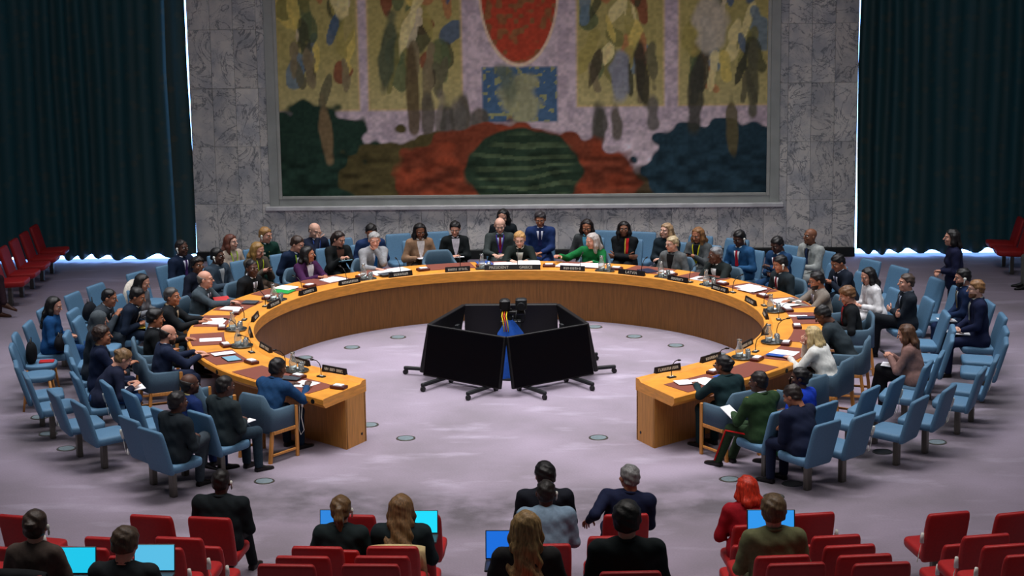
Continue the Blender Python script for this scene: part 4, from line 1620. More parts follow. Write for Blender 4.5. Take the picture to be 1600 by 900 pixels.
    browm = mat('brow_%d_%d_%d' % tuple(hair_col), tuple(int(v * .8) for v in hair_col), .7, 0)
    me = raw_mesh('person', np.concatenate(Vs), np.concatenate(Fs), [sk, M_EYEW, M_EYED, lipm, browm], True, np.concatenate(Ms))
    body = link('person', me, None, (pos[0], pos[1], zf), rz)
    tag(body, label, 'person', group)
    jm = cloth(top)
    link({'suit': 'jacket', 'top': 'top', 'dress': 'dress', 'uniform': 'uniform_jacket', 'coat': 'coat', 'shirt': 'shirt'}[kind], raw_mesh('jacket', Vj, Fj, jm), body)
    # ---- trousers
    bm = cloth(bottom if bottom else top)
    lo2 = np.array([-.30, -.22, .05])
    hi2 = np.array([.30, .75, zs + .17])
    P = grid(lo2, hi2, res * 1.1)
    dt = ell(P, P0 + np.array([0, -.01, -.01]), (.175 * (wj * .5 + .5), .14, .105))
    for s in (-1, 1):
        a = cone(P, hip[s], knee[s], .094, .068)
        a = smin(a, cone(P, knee[s], ank[s], .066, .054), .03)
        dt = smin(dt, a, .025)
    Vt, Ft = nets(dt, lo2, res * 1.1)
    tr = link('trousers', raw_mesh('trousers', Vt, Ft, bm), body)
    if stripe:
        mb = MB()
        for s in (-1, 1):
            o1 = np.array([s * .072, .01, .0])
            mb.tube([hip[s] + o1 * 1.3, knee[s] + o1, ank[s] + o1 * .85], .012, 6)
        link('side_stripe', mb.mesh('side_stripe', cloth(stripe), True), tr)
    # ---- shoes
    if 'k' not in SHOE:
        SHOE['k'] = shoe_mesh(False)
    sv, sf = SHOE['k']
    for s in (-1, 1):
        VV = np.concatenate(sv) @ rotx(foot_tilt[s]).T @ rotz(-s * .12).T
        c = ank[s] + np.array([0, .03, -.085])
        mb = MB()
        mb.add(VV + c, sf)
        link('shoe', mb.mesh('shoe', shoes or M_SHOE, True), body)
    # ---- hair
    if hair and hair[0] != 'bald':
        style = hair[0]
        L_ = hair[2] if len(hair) > 2 else .18
        Vh, Fh = get_hair(style, L_, .0115 if res > .017 else .009)
        R2 = R_H if style not in ('long', 'pony', 'braids', 'bob', 'hijab') else rotz(hy) @ rotx(-hp * (.75 if style in ('hijab', 'pony') else .42)) @ roty(hroll * .6)
        link({'hijab': 'headscarf'}.get(style, 'hair'), raw_mesh('hair', (Vh * hs) @ R2.T + H, Fh, hairmat(hair[1]) if style != 'hijab' else cloth(hair[1])), body)
    if beard:
        lo3, h3 = (-.09, -.02, -.15), .01
        Pb = grid(lo3, (.09, .13, .0), h3)
        db = smin(ell(Pb, (0, .024, -.047), (.068, .072, .085)), ell(Pb, (0, .068, -.106), (.034, .031, .027)), .03)
        db = smax(db, (Pb[..., 2] + .052 + .5 * np.maximum(0, Pb[..., 1] - .05) * 0) * .9, .01)
        db = smax(db, -ell(Pb, (0, .11, -.066), (.026, .03, .010)), .006)
        Vb, Fb = nets(db, lo3, h3)
        link('beard', raw_mesh('beard', (Vb * hs) @ R_H.T + H, Fb, hairmat(beard)), body)
    # ---- patches that lie on the chest
    def on_chest(xs, vs, g):
        Q = N + np.outer(np.asarray(xs), X) - np.outer(np.asarray(vs), U) + F_ * .36
        Q = Q.astype(np.float32)
        for _ in range(26):
            dd = torso_d(Q)
            dd = np.minimum(dd, np.inf)
            Q = Q - (F_ * np.clip(dd * .8, -.02, .08)[:, None]).astype(np.float32)
        return Q + F_ * g
    def strip(left, right, vs, g, name, m, parent, nx=4):
        rows = []
        for l_, r_, v in zip(left, right, vs):
            rows.append(on_chest(np.linspace(l_, r_, nx), np.full(nx, v), g))
        V = np.concatenate(rows)
        F = [(k * nx + i, k * nx + i + 1, (k + 1) * nx + i + 1, (k + 1) * nx + i) for k in range(len(vs) - 1) for i in range(nx - 1)]
        return link(name, raw_mesh(name, V, np.array(F), m), parent)
    if kind in ('suit', 'coat') and shirt is not None:
        vs = np.linspace(-.01, .27, 9)
        hwid = np.clip(.058 * (1 - (vs / .285) ** 1.3), .004, .06) if not female else np.clip(.066 * (1 - (np.maximum(vs, 0) / .30) ** 1.5), .01, .07)
        strip(-hwid, hwid, vs, .009, 'shirt_front', cloth(shirt), body, 5)
        lw = .034 * np.sin(np.clip((vs + .02) / .29, 0, 1) * math.pi) + .006
        for s in (-1, 1):
            strip(s * hwid, s * (hwid + lw), vs, .013, 'lapel', jm, body, 3)
    if kind in ('suit', 'coat', 'uniform'):
        def ringc(rad, thick, dz, a0, name, m):
            pts = []
            for a in np.linspace(a0, 2 * math.pi - a0, 15):
                pts.append(N + U * (dz + .012 * -math.cos(a)) + F_ * (.074 * rad * math.cos(a) + .006) + X * (.070 * rad * math.sin(a)))
            mbc = MB()
            mbc.tube(pts, thick, 6, flat=1.0)
            link(name, mbc.mesh(name, m, True), body)
        ringc(1.08, .017, .012, .75, 'collar', jm)
        if shirt is not None:
            ringc(.93, .012, .034, .35, 'shirt_collar', cloth(shirt))
    if tie:
        vs = np.linspace(.015, .27, 8)
        tw = np.interp(vs, [.015, .035, .05, .27], [.020, .016, .018, .034])
        strip(-tw, tw, vs, .016, 'tie', cloth(tie), body, 3)
    if lanyard:
        vs = np.linspace(-.02, .30, 9)
        for s in (-1, 1):
            c = s * .062 * (1 - np.clip(vs / .31, 0, 1) ** 1.2)
            strip(c - .009, c + .009, vs, .019, 'lanyard_strap', cloth(lanyard), body, 2)
        strip([-.035] * 3, [.035] * 3, [.29, .34, .39], .022, 'badge', M_WHITE, body, 3)
    if scarf:
        vs = np.linspace(-.02, .26, 8)
        strip(np.full(8, -.10), np.full(8, -.045), vs, .02, 'scarf', cloth(scarf[0]), body, 3)
        strip(np.full(8, -.055), np.full(8, -.035), vs, .024, 'scarf', cloth(scarf[1]), body, 2)
    if epaulet:
        for s in (-1, 1):
            c = S[s] + U * .066 - s * X * .02
            mb = MB()
            mb.box(c, (.11, .045, .012), np.stack([X, F_, U], 1), ch=.004)
            link('epaulet', mb.mesh('epaulet', cloth((150, 120, 50))), body)
    if medals:
        for k in range(4):
            q = on_chest([0.0], [.10 + .07 * k], .014)[0]
            link('button', MB().ball(q, .010, 6, 4).mesh('button', mat('brass', (210, 180, 90), .3, 0, metal=.7), True), body)
        strip([.07] * 2, [.12] * 2, [.10, .13], .018, 'ribbon_bar', cloth((220, 210, 200)), body, 3)
    # ---- small worn things on the head
    if ear:
        s = 1 if ear == 'R' else -1
        mb = MB()
        mb.ball((s * .090, -.004, -.012), (.014, .022, .026), 8, 6)
        mb.tube([(s * .091, .002, -.02), (s * .090, .012, -.06), (s * .086, .016, -.085)], [.008, .009, .006], 6)
        V0 = (np.concatenate(mb.v) * hs) @ R_H.T + H
        mb.v = [V0]
        link('earpiece', mb.mesh('earpiece', M_WHITE, True), body)
    if glasses:
        mb = MB()
        for s in (-1, 1):
            pts = [(s * .032 + .021 * math.cos(a), .108, .004 + .015 * math.sin(a)) for a in np.linspace(0, 2 * math.pi, 11)]
            mb.tube(pts, .0022, 4)
            mb.tube([(s * .053, .106, .008), (s * .082, .05, .008), (s * .083, -.01, .004)], .0022, 4)
        mb.tube([(-.012, .109, .006), (.012, .109, .006)], .0022, 4)
        mb.v = [(np.concatenate(mb.v) * hs) @ R_H.T + H]
        link('glasses', mb.mesh('glasses', M_BLACK, True), body)
    NP[0] += 1
    # ---- the chair below
    if seat == 'fixed':
        chair('fixed_chair', FIX_BLUE, pos[0], pos[1], zf, face_angle, seat_label, 'blue fixed chairs around the table', extra=chair_extra)
    elif seat == 'red':
        chair('fixed_chair', FIX_RED, pos[0], pos[1], zf, face_angle, seat_label, 'red fixed audience chairs', extra=chair_extra)
    elif seat == 'arm':
        chair('armchair', ARM, pos[0], pos[1], zf, face_angle, seat_label, 'blue armchairs at the table', cat='armchair')
    elif seat == 'wood':
        chair('wooden_leg_chair', WOOD, pos[0], pos[1], zf, face_angle, seat_label, 'blue chairs with wooden legs')
    def world(p):
        q = rotz(rz) @ np.asarray(p, float)
        return np.array([q[0] + pos[0], q[1] + pos[1], q[2] + zf])
    return dict(pos=pos, rz=rz, face=face_angle, H=world(H), hand={s: world(tgt[s]) for s in (-1, 1)}, ts=ts, ang=math.degrees(math.atan2(pos[1], pos[0])), r=math.hypot(*pos), N=world(N))

# ------------------------------------------------------------------ who sits where
DEL, INN, OUT = 4.88, 5.82, 6.52
BLK, NAVY, CHAR, GREY = (20, 24, 28), (24, 34, 58), (40, 46, 52), (92, 94, 98)
DK, BR, BLD, GRH, BLKH = (30, 24, 22), (74, 50, 34), (150, 118, 78), (150, 150, 150), (18, 16, 18)
PEOPLE = {}

def P_(key, label, px, ring, what, **k):
    seat = k.pop('seat', 'arm' if ring == DEL else 'fixed')
    sl = ('blue tub armchair under ' if seat == 'arm' else 'blue fixed chair under ') + what
    PEOPLE[key] = person(label, px, ('ring', ring), seat=seat, seat_label=sl, **k)
    return PEOPLE[key]

# delegates at the table, left end round to right end
P_('d0', 'man in blue jacket writing at the left table end', (434, 575), DEL, 'the man in blue jacket at the left table end', skin_='dark', hair=('short', BLKH), top=(22, 58, 96), shirt=None, bottom=(20, 34, 52), lean=22, arms=('table', (.20, .50, .80)), hp=12, res=.017, w=1.08)
P_('d2', 'bald bearded man in navy suit with earpiece, arms on the table at left', (263, 522), DEL, 'the bald bearded man in navy suit', skin_='light', hair=('fringe', DK), beard=(60, 46, 38), top=NAVY, shirt=(200, 205, 215), lean=12, arms=('table', 'table'), hp=12, ear='L', legs='flat')
P_('d3', 'man with dark parted hair and earpiece in black suit beside the table curve', (243, 497), DEL, 'the man with dark parted hair at table', skin_='tan', hair=('full', BLKH), top=BLK, lean=4, arms=('tablein', 'lap'), hp=8, ear='L')
P_('d4', 'man with grey swept hair and earpiece in black suit, leftmost at the table', (269, 463), DEL, 'the man with grey swept hair', skin_='tan', hair=('short', (62, 60, 60)), top=BLK, shirt=(190, 170, 140), lean=8, arms=('table', 'tablein'), hy=-14, ear='L')
P_('d5', 'bald man in grey suit reaching across the table, red folder behind him', (321, 436), DEL, 'the bald man in grey suit reaching', skin_='light', hair=('fringe', (90, 84, 80)), top=(62, 74, 82), shirt=(200, 205, 215), tie=(40, 44, 60), lean=14, arms=('table', (.05, .56, .82)), hy=10, glasses=True)
P_('d6', 'bald dark skinned man in black suit and white shirt at the table', (394, 419), DEL, 'the bald man in black suit', skin_='dark', hair=('buzz', (24, 20, 20)), top=BLK, shirt=(225, 225, 235), tie=(120, 124, 130), lean=14, arms=('lap', 'lap'), hy=-22)
P_('d7', 'woman in purple blazer and white blouse with dark tied hair at the table', (481, 397), DEL, 'the woman in purple blazer', skin_='tan', female=True, hair=('long', BLKH, .08), top=(62, 26, 66), shirt=(225, 222, 228), lean=10, arms=('tablein', 'tablein'), hy=36)
P_('d8', 'grey haired man in light grey suit and blue tie, hand on chin', (585, 375), DEL, 'the grey haired man with hand on chin', skin_='light', hair=('short', GRH), top=(140, 142, 146), shirt=(225, 228, 235), tie=(20, 90, 160), lean=14, arms=('chin', 'table'), hy=-16, hp=10)
P_('d10', 'blond person with glasses in black suit at the table head', (812, 376), DEL, 'the blond person with glasses at the table head', skin_='fair', hair=('short', (176, 136, 84)), top=(22, 32, 30), shirt=(214, 216, 205), lean=18, arms=('table', 'table'), hp=14, glasses=True, w=.92)
P_('d11', 'woman with long grey hair in green blazer stretching her arm over papers', (925, 381), DEL, 'the grey haired woman in green blazer', skin_='light', female=True, hair=('long', (168, 160, 156), .14), top=(16, 104, 52), shirt=None, lean=18, side=-6, arms=('table', (.42, .45, .86)), hy=-38, hp=14)
P_('d12', 'woman with glasses and short grey blond hair in grey blazer over black top', (1050, 383), DEL, 'the woman with glasses in grey blazer', skin_='fair', female=True, hair=('short', (170, 152, 118)), top=(92, 96, 98), shirt=(18, 18, 20), lean=8, arms=('lap', 'lap'), hy=-24, hp=6, glasses=True)
P_('d13', 'grey haired dark skinned man in black suit with fist at his mouth', (1118, 398), DEL, 'the grey haired man with fist at his mouth', skin_='dark', hair=('buzz', (110, 112, 116)), top=(26, 34, 34), shirt=(228, 232, 230), lean=16, arms=('table', 'chin'), hy=-28, hp=6)
P_('d14', 'man in dark suit with dark red tie and earpiece reading at the table', (1219, 412), DEL, 'the man with dark red tie at table', skin_='tan', hair=('short', BLKH), top=(30, 40, 46), shirt=(222, 226, 230), tie=(110, 22, 40), lean=8, arms=('lap', 'lap'), hy=-14, hp=18, ear='L')
P_('d15', 'bearded man with glasses in tan checked suit, hand resting by papers', (1276, 438), DEL, 'the bearded man in tan checked suit', skin_='tan', hair=('short', BLKH), beard=(34, 26, 24), top=(122, 114, 106), shirt=(216, 212, 220), tie=(90, 90, 110), lean=12, arms=('tablein', 'table'), hp=14, hy=-6, glasses=True)
P_('d16', 'woman with short curly brown hair in black jacket at the right table side', (1323, 461), DEL, 'the woman with short curly brown hair', skin_='light', female=True, hair=('curly', (104, 72, 46)), top=BLK, shirt=(150, 30, 40), lean=10, arms=('lap', 'lap'), hp=22)
P_('d17', 'man in dark grey suit bowing his head deeply over the table', (1285, 492), DEL, 'the man bowing his head', skin_='dark', hair=('short', BLKH), top=(40, 50, 56), shirt=None, lean=36, arms=('tablein', 'tablein'), hp=38)
P_('d18', 'blonde woman in white tweed jacket, hand at her face', (1269, 524), DEL, 'the blonde woman in white tweed jacket', skin_='fair', female=True, hair=('long', (180, 158, 112), .09), top=(206, 206, 202), shirt=None, bottom=(30, 30, 34), lean=26, arms=('table', 'face'), hp=18, res=.017)
P_('d20', 'woman with black bun and glasses in dark teal jacket at the right table end', (1130, 570), DEL, 'the woman with black bun at the right table end', skin_='brown', female=True, hair=('bun', BLKH), top=(20, 44, 48), shirt=None, lean=14, arms=('table', 'lap'), hy=22, hp=6, res=.017, glasses=True, w=1.08)

# far side, second and third rows, left to right
P_('b1', 'dark skinned man in navy suit with earpiece sitting next to the left curtain', (284, 387), OUT, 'the man in navy suit next to the left curtain', skin_='dark', hair=('buzz', (28, 24, 24)), top=(22, 36, 60), shirt=(222, 224, 236), tie=(64, 40, 96), lean=4, ear='R', arms=('lap', 'lap'))
P_('b2', 'woman with short curly black hair in navy jacket, seen from behind the bald man', (309, 414), INN, 'the woman with short curly black hair', skin_='brown', female=True, hair=('curly', BLKH), top=(20, 26, 42), shirt=None, lean=12, hy=-20, arms=('lap', 'lap'))
P_('b4', 'dark skinned man in slate grey suit with earpiece leaning back', (340, 400), INN, 'the man in slate grey suit leaning back', skin_='dark', hair=('short', BLKH), top=(52, 66, 80), shirt=(150, 156, 160), lean=2, ear='R', arms=('lap', 'clasp'), hy=12)
P_('b5', 'woman with long reddish brown hair in beige sweater with lime lanyard', (361, 378), OUT, 'the woman in beige sweater', skin_='fair', female=True, hair=('long', (92, 50, 38), .16), top=(176, 160, 146), kind='top', lanyard=(150, 190, 40), bottom=(150, 136, 122), lean=4, hy=18, arms=('lap', 'clasp'))
P_('b7', 'blonde woman looking down at her phone, yellow green lanyard on dark top', (403, 391), INN, 'the blonde woman with phone', skin_='light', female=True, hair=('long', (136, 104, 56), .14), top=(74, 68, 60), kind='top', lanyard=(176, 200, 40), bottom=(70, 56, 46), lean=14, hp=26, hy=14, arms=('phone', 'phone'))
P_('b8', 'person in dark green military uniform with brass buttons and blond hair', (415, 367), OUT, 'the person in dark green uniform', skin_='light', hair=('short', (150, 112, 66)), top=(14, 50, 42), kind='uniform', lean=4, hp=10, hy=20, ear='R', medals=True, arms=('lap', 'lap'))
P_('b9', 'man in navy suit with dark hair and lime lanyard leaning forward', (465, 381), INN, 'the man in navy suit leaning forward', skin_='light', hair=('short', (52, 38, 32)), top=(20, 36, 62), shirt=(216, 220, 228), lanyard=(150, 190, 40), lean=22, hp=20, hy=26, arms=('lap', 'lap'))
P_('b10', 'bald man in navy suit covering his face with one hand', (492, 360), OUT, 'the bald man covering his face', skin_='fair', hair=('fringe', (120, 100, 90)), top=(18, 26, 46), shirt=(206, 206, 216), lanyard=(60, 90, 170), lean=8, hp=16, arms=('lap', 'face'), hy=10)
P_('b12', 'person in black with long slicked dark hair reading a lit tablet', (530, 379), INN, 'the person with slicked dark hair', skin_='light', female=True, hair=('pony', (40, 30, 28), .16), top=(18, 22, 24), shirt=(92, 62, 52), lean=16, hp=20, hy=22, arms=('phone', 'phone'))
P_('b13', 'man with black hair in navy suit hidden behind the grey haired delegate', (580, 362), INN, 'the man with black hair behind the grey haired delegate', skin_='tan', hair=('short', BLKH), top=(24, 46, 84), shirt=(210, 216, 226), lean=12, hp=24, hy=-10)
P_('b15', 'woman with long black braids in tan jacket, bowing over a notepad', (656, 361), INN, 'the woman with long braids', skin_='brown', female=True, hair=('long', BLKH, .30), top=(140, 110, 86), shirt=(214, 206, 204), lean=10, hp=22, arms=('lap', 'lap'), bottom=(36, 30, 30))
P_('b16', 'woman with black tied hair in black blazer over white top', (711, 357), INN, 'the woman in black blazer and white top', skin_='light', female=True, hair=('bun', BLKH), top=(16, 22, 24), shirt=(206, 200, 210), lean=8, hp=20, hy=-12, arms=('clasp', 'lap'))
P_('b17', 'woman with long black hair in black, behind the balding man at the centre', (786, 338), OUT, 'the woman behind the balding man', skin_='light', female=True, hair=('long', BLKH, .16), top=(18, 26, 32), shirt=None, lean=6, hp=24, hy=-14)
P_('b18', 'balding man in dark grey suit with red and blue lanyard behind the table head', (781, 352), INN, 'the balding man in dark grey suit', skin_='fair', hair=('fringe', (90, 70, 60)), top=(52, 60, 60), shirt=(176, 200, 230), tie=(130, 30, 50), lanyard=(70, 50, 150), lean=6, hp=22, arms=('lap', (.12, .42, .70)))
P_('b20', 'dark haired man in bright blue suit with dark tie behind the table head', (844, 342), 5.95, 'the man in bright blue suit', skin_='tan', hair=('short', (44, 40, 44)), top=(25, 46, 92), shirt=(214, 216, 232), tie=(26, 34, 80), lean=4, hp=20, arms=('clasp', 'lap'))
P_('b21', 'woman with dark shoulder length hair in dark grey jacket and blue blouse', (917, 354), INN, 'the woman in dark grey jacket and blue blouse', skin_='tan', female=True, hair=('bob', (26, 18, 18), .08), top=(56, 60, 62), shirt=(86, 160, 190), lean=10, hp=26, hy=6)
P_('b23', 'woman with long black hair in black, red and yellow scarf over her shoulder', (975, 359), INN, 'the woman with red and yellow scarf', skin_='brown', female=True, hair=('long', BLKH, .24), top=(16, 20, 24), kind='top', scarf=((186, 28, 34), (200, 176, 70)), lean=6, hy=16, arms=('fold', 'fold'))
P_('b24', 'woman with light hair and earpiece in dark teal jacket, hands together', (1041, 360), INN, 'the woman with earpiece in dark teal jacket', skin_='fair', female=True, hair=('bob', (150, 122, 90), .05), top=(22, 34, 42), shirt=None, lean=4, hy=-18, ear='L', arms=('clasp', 'clasp'))
P_('b26', 'woman with long auburn hair in grey jacket with yellow lanyard', (1090, 370), INN, 'the woman with yellow lanyard', skin_='tan', female=True, hair=('long', (126, 88, 52), .17), top=(70, 74, 76), shirt=(18, 20, 22), lanyard=(206, 200, 30), lean=10, hp=18, hy=-6, arms=('phone', 'phone'))
P_('b29', 'dark skinned man in blue three piece suit with red tie and earpiece', (1155, 372), INN, 'the man in blue suit with red tie', skin_='dark', hair=('short', BLKH), top=(34, 78, 120), shirt=(222, 226, 232), tie=(176, 22, 44), lean=8, hp=22, hy=-6, ear='L', arms=('lap', 'lap'))
P_('b30', 'dark skinned man in dark blue suit bowing to his phone', (1214, 382), INN, 'the man in dark blue suit bowing to his phone', skin_='dark', hair=('short', BLKH), top=(26, 58, 94), shirt=(216, 220, 226), tie=(130, 24, 44), lean=12, hp=24, arms=('phone', 'clasp'))
P_('b32', 'bald dark skinned man in light grey suit with blue tie, hands clasped', (1266, 369), OUT, 'the bald man in light grey suit', skin_='brown', hair=('bald', (40, 30, 26)), top=(150, 154, 152), shirt=(26, 26, 32), tie=(34, 48, 80), lean=4, hy=-14, hp=-4, arms=('clasp', 'clasp'))
P_('b33', 'black haired man in dark suit holding a phone upright', (1309, 410), INN, 'the black haired man holding a phone', skin_='tan', hair=('short', BLKH), top=(24, 32, 46), shirt=(196, 200, 216), tie=(40, 50, 90), lean=20, hp=26, arms=('phone', 'phone'))
P_('b35', 'woman with long black hair in white jacket and trousers', (1356, 431), INN, 'the woman in white jacket', skin_='light', female=True, hair=('long', BLKH, .20), top=(222, 220, 222), shirt=(200, 196, 200), bottom=(214, 212, 214), lean=14, hp=24, hy=10, arms=('lap', 'clasp'))
P_('b39', 'balding man in dark suit with legs crossed looking left', (1416, 441), INN, 'the balding man with legs crossed', skin_='light', hair=('short', (70, 56, 50)), top=(26, 34, 44), shirt=(170, 180, 200), tie=(40, 48, 70), lean=0, hy=4, arms=('fold', 'fold'), legs='crossL', bottom=(20, 24, 30))
P_('b41', 'dark haired man with earpiece in navy suit and olive tie, papers on knees', (1504, 433), OUT, 'the dark haired man with olive tie', skin_='light', hair=('short', BLKH), beard=(60, 46, 40), top=(22, 40, 74), shirt=(196, 204, 214), tie=(110, 100, 70), lean=6, hp=8, ear='L', arms=('clasp', 'lap'))
P_('b42', 'blond bearded man in navy suit holding white papers on his lap', (1525, 451), OUT, 'the blond bearded man', skin_='fair', hair=('short', (136, 98, 62)), beard=(120, 80, 52), top=(20, 28, 58), shirt=(220, 224, 220), tie=(150, 160, 150), lean=4, hp=4, arms=('lap', 'clasp'), glasses=True)
P_('b43', 'woman with wavy brown hair and earpiece in dusty pink jacket using a phone', (1415, 521), INN, 'the woman in dusty pink jacket', skin_='light', female=True, hair=('long', (84, 56, 38), .12), top=(136, 104, 98), shirt=None, bottom=(20, 20, 24), lean=14, hp=20, ear='L', arms=('phone', 'phone'), legs='crossL', res=.017)
P_('b47', 'officer in olive green uniform, red stripes down the trousers', (1185, 596), INN, 'the officer in olive green uniform', skin_='dark', hair=('buzz', (24, 20, 20)), top=(38, 62, 36), kind='uniform', bottom=(38, 58, 36), stripe=(196, 26, 26), epaulet=True, lean=8, hp=6, hy=16, arms=((-.12, .38, .70), 'clasp'), legs='out', res=.016, w=1.12)
P_('b48', 'woman with black hair bun in blue and green dress, between officer and armchair', (1249, 590), 5.66, 'the woman in blue and green dress', skin_='dark', female=True, hair=('bun', BLKH), top=(24, 60, 180), kind='dress', bottom=(30, 96, 50), lean=6, hy=36, res=.016)
P_('b49', 'man in navy suit hunched forward in the rightmost near chair', (1238, 618), OUT, 'the man in navy suit hunched forward', skin_='tan', hair=('short', (36, 28, 26)), top=(20, 28, 52), shirt=None, lean=24, hp=26, hy=14, arms=('clasp', 'clasp'), res=.016, w=1.1)
# left side
P_('l50', 'woman with long straight black hair in bright blue coat and earpiece', (85, 477), OUT, 'the woman in bright blue coat', skin_='light', female=True, hair=('long', BLKH, .24), top=(22, 70, 120), kind='coat', shirt=None, lean=6, hp=16, hy=-14, ear='L', arms=('lap', 'lap'), bottom=(24, 60, 104))
P_('l51', 'black haired woman in grey jacket looking down, beside the white coat', (223, 441), INN, 'the black haired woman in grey jacket', skin_='light', female=True, hair=('long', BLKH, .10), top=(116, 118, 124), shirt=None, lean=14, hp=24, arms=('lap', 'lap'))
P_('l52', 'black haired man in navy suit leaning forward with yellow papers', (215, 463), 5.66, 'the black haired man with yellow papers', skin_='tan', hair=('short', BLKH), top=(18, 30, 48), shirt=(196, 200, 206), lean=26, hp=20, arms=('lap', 'lap'))
P_('l53', 'man with close cropped hair and earpiece in grey suit, hands raised', (171, 465), 6.22, 'the man with close cropped hair in grey suit', skin_='tan', hair=('buzz', BLKH), top=(48, 56, 64), shirt=(190, 196, 206), tie=(40, 60, 90), lean=28, hp=12, ear='L', arms=('phone', (.08, .36, .80)))
P_('l54', 'woman in grey headscarf and dark coat at left', (155, 499), INN, 'the woman in grey headscarf', skin_='light', female=True, hair=('hijab', (74, 82, 88)), top=(30, 38, 48), shirt=None, lean=10, hp=8)
P_('l57', 'man with wavy dark hair and earpiece in navy suit, hand raised at left', (160, 524), INN, 'the man with wavy dark hair', skin_='tan', hair=('curly', (46, 30, 24)), top=(20, 30, 56), shirt=(160, 140, 110), lean=6, hy=-10, ear='L', arms=('lap', (.10, .40, .78)), res=.017)
P_('l59', 'woman with blond bun bent over papers on her knees', (193, 560), INN, 'the woman with blond bun', skin_='light', female=True, hair=('bun', (120, 92, 62)), top=(24, 30, 52), shirt=None, bottom=(40, 74, 120), lean=38, hp=34, arms=('knee', 'knee'), legs='tuck', res=.016)
P_('l60', 'dark skinned man in bright navy suit, behind the man in charcoal', (297, 600), INN, 'the man in bright navy suit at left', skin_='dark', hair=('fringe', (30, 26, 26)), top=(20, 40, 88), shirt=(210, 200, 140), lean=8, hy=-12, res=.016, arms=('lap', 'lap'))
P_('l61', 'dark skinned man with short hair in charcoal suit, nearest chair at left', (278, 628), OUT, 'the man in charcoal suit nearest at left', skin_='dark', hair=('short', BLKH), top=(26, 34, 40), shirt=None, bottom=(56, 66, 74), lean=8, hy=-8, legs='crossR', res=.015, w=1.12)
P_('l62', 'dark skinned man in dark suit with a white booklet on his knee', (352, 603), INN, 'the man with white booklet on his knee', skin_='dark', hair=('buzz', (24, 20, 20)), top=(32, 42, 46), shirt=None, bottom=(34, 50, 62), lean=6, hy=-6, hp=4, res=.015, w=1.12)

# standing woman by the right curtain, people at the side seats
person('woman in dark navy coat standing before the right curtain, facing left', (1487, 371), ('ring', 7.15), skin_='light', female=True, hair=('bob', BLKH, .06), top=(20, 24, 52), kind='coat', shirt=None, bottom=(18, 20, 40), lean=4, seat=None, face=178, arms=((-.05, .20, 1.04), (.05, .20, 1.02)), hy=4, ts_range=(.98, 1.25))

# audience in red seats: x from the columns, y from the rows
def A_(label, px, row, what, **k):
    k.setdefault('res', .015)
    k.setdefault('w', 1.08)
    return person(label, px, ('row', ROW_Y[row]), zf=ROW_Z[row], face=k.pop('face', None), seat='red', seat_label='red fixed chair under ' + what, **k)

AUD = []
AUD.append((0, A_('dark skinned man in black coat with earpiece in front audience row, seen from behind', (346, 752), 0, 'the man in black coat with earpiece', skin_='dark', hair=('buzz', (24, 20, 20)), top=(18, 26, 30), kind='coat', shirt=None, ear='R', lean=8, w=1.2, legs='out')))
AUD.append((0, A_('black haired man with glasses in black suit in front audience row', (851, 742), 0, 'the black haired man with glasses', skin_='tan', hair=('full', BLKH), top=(20, 24, 34), shirt=None, glasses=True, lean=4, hy=20, w=1.15)))
AUD.append((0, A_('grey haired man in navy suit leaning sideways in front audience row', (983, 745), 0, 'the grey haired man leaning sideways', skin_='tan', hair=('short', (116, 116, 116)), top=(18, 26, 54), shirt=None, lean=4, side=8, hy=26, arms=((-.34, .02, .70), 'lap'), w=1.15)))
AUD.append((0, A_('woman with bright red hair in red suit and red heels', (1166, 762), 0, 'the woman with bright red hair', skin_='light', female=True, hair=('bob', (186, 48, 26), .05), top=(150, 18, 32), shirt=None, shoes=M_SHOER, lean=8, hy=18, hp=10, legs='crossL')))
AUD.append((1, A_('bald man in grey blue patterned shirt with earpiece', (853, 769), 1, 'the bald man in grey blue shirt', skin_='dark', hair=('buzz', (26, 22, 20)), top=(118, 140, 160), kind='shirt', bottom=(74, 92, 108), ear='R', lean=10, w=1.15)))
AUD.append((2, A_('woman with brown ponytail and earpiece in dark jacket with small laptop', (533, 795), 2, 'the woman with brown ponytail', skin_='light', female=True, hair=('pony', (96, 72, 44), .14), top=(24, 36, 38), shirt=None, ear='R', lean=8)))
AUD.append((2, A_('woman with very long brown hair in dark jacket, laptop at her right', (627, 793), 2, 'the woman with very long brown hair', skin_='light', female=True, hair=('long', (112, 84, 54), .36), top=(24, 36, 40), shirt=None, lean=6, w=1.18)))
AUD.append((4, A_('person with brown hair in olive blazer behind a laptop', (1208, 798), 4, 'the person in olive blazer', skin_='light', hair=('full', (82, 64, 42)), top=(98, 100, 70), shirt=None, lean=6, w=1.05)))
AUD.append((5, A_('slim person with brown tied hair and earpiece in grey brown sweater', (56, 821), 5, 'the slim person in grey brown sweater', skin_='light', female=True, hair=('bun', (56, 42, 34)), top=(84, 72, 66), kind='top', ear='R', lean=8, w=.98)))
AUD.append((5, A_('man with thick brown hair in dark suit typing on a laptop', (196, 850), 5, 'the man with thick brown hair', skin_='light', hair=('full', (74, 58, 44)), top=(32, 38, 42), shirt=(210, 210, 214), lean=14, hp=16, w=1.1, ts_range=(.7, 1.1))))
AUD.append((6, A_('woman with long blond tinted hair in dark grey blazer at bottom centre', (822, 824), 6, 'the woman with blond tinted hair', skin_='light', female=True, hair=('long', (158, 126, 80), .46), top=(42, 42, 42), shirt=None, lean=8, w=1.08)))
AUD.append((6, A_('black haired man in black jacket with red lanyard at bottom centre', (979, 811), 6, 'the black haired man with red lanyard', skin_='light', hair=('full', (22, 20, 18)), top=(20, 30, 32), shirt=None, lanyard=(200, 24, 30), lean=4, w=1.12)))

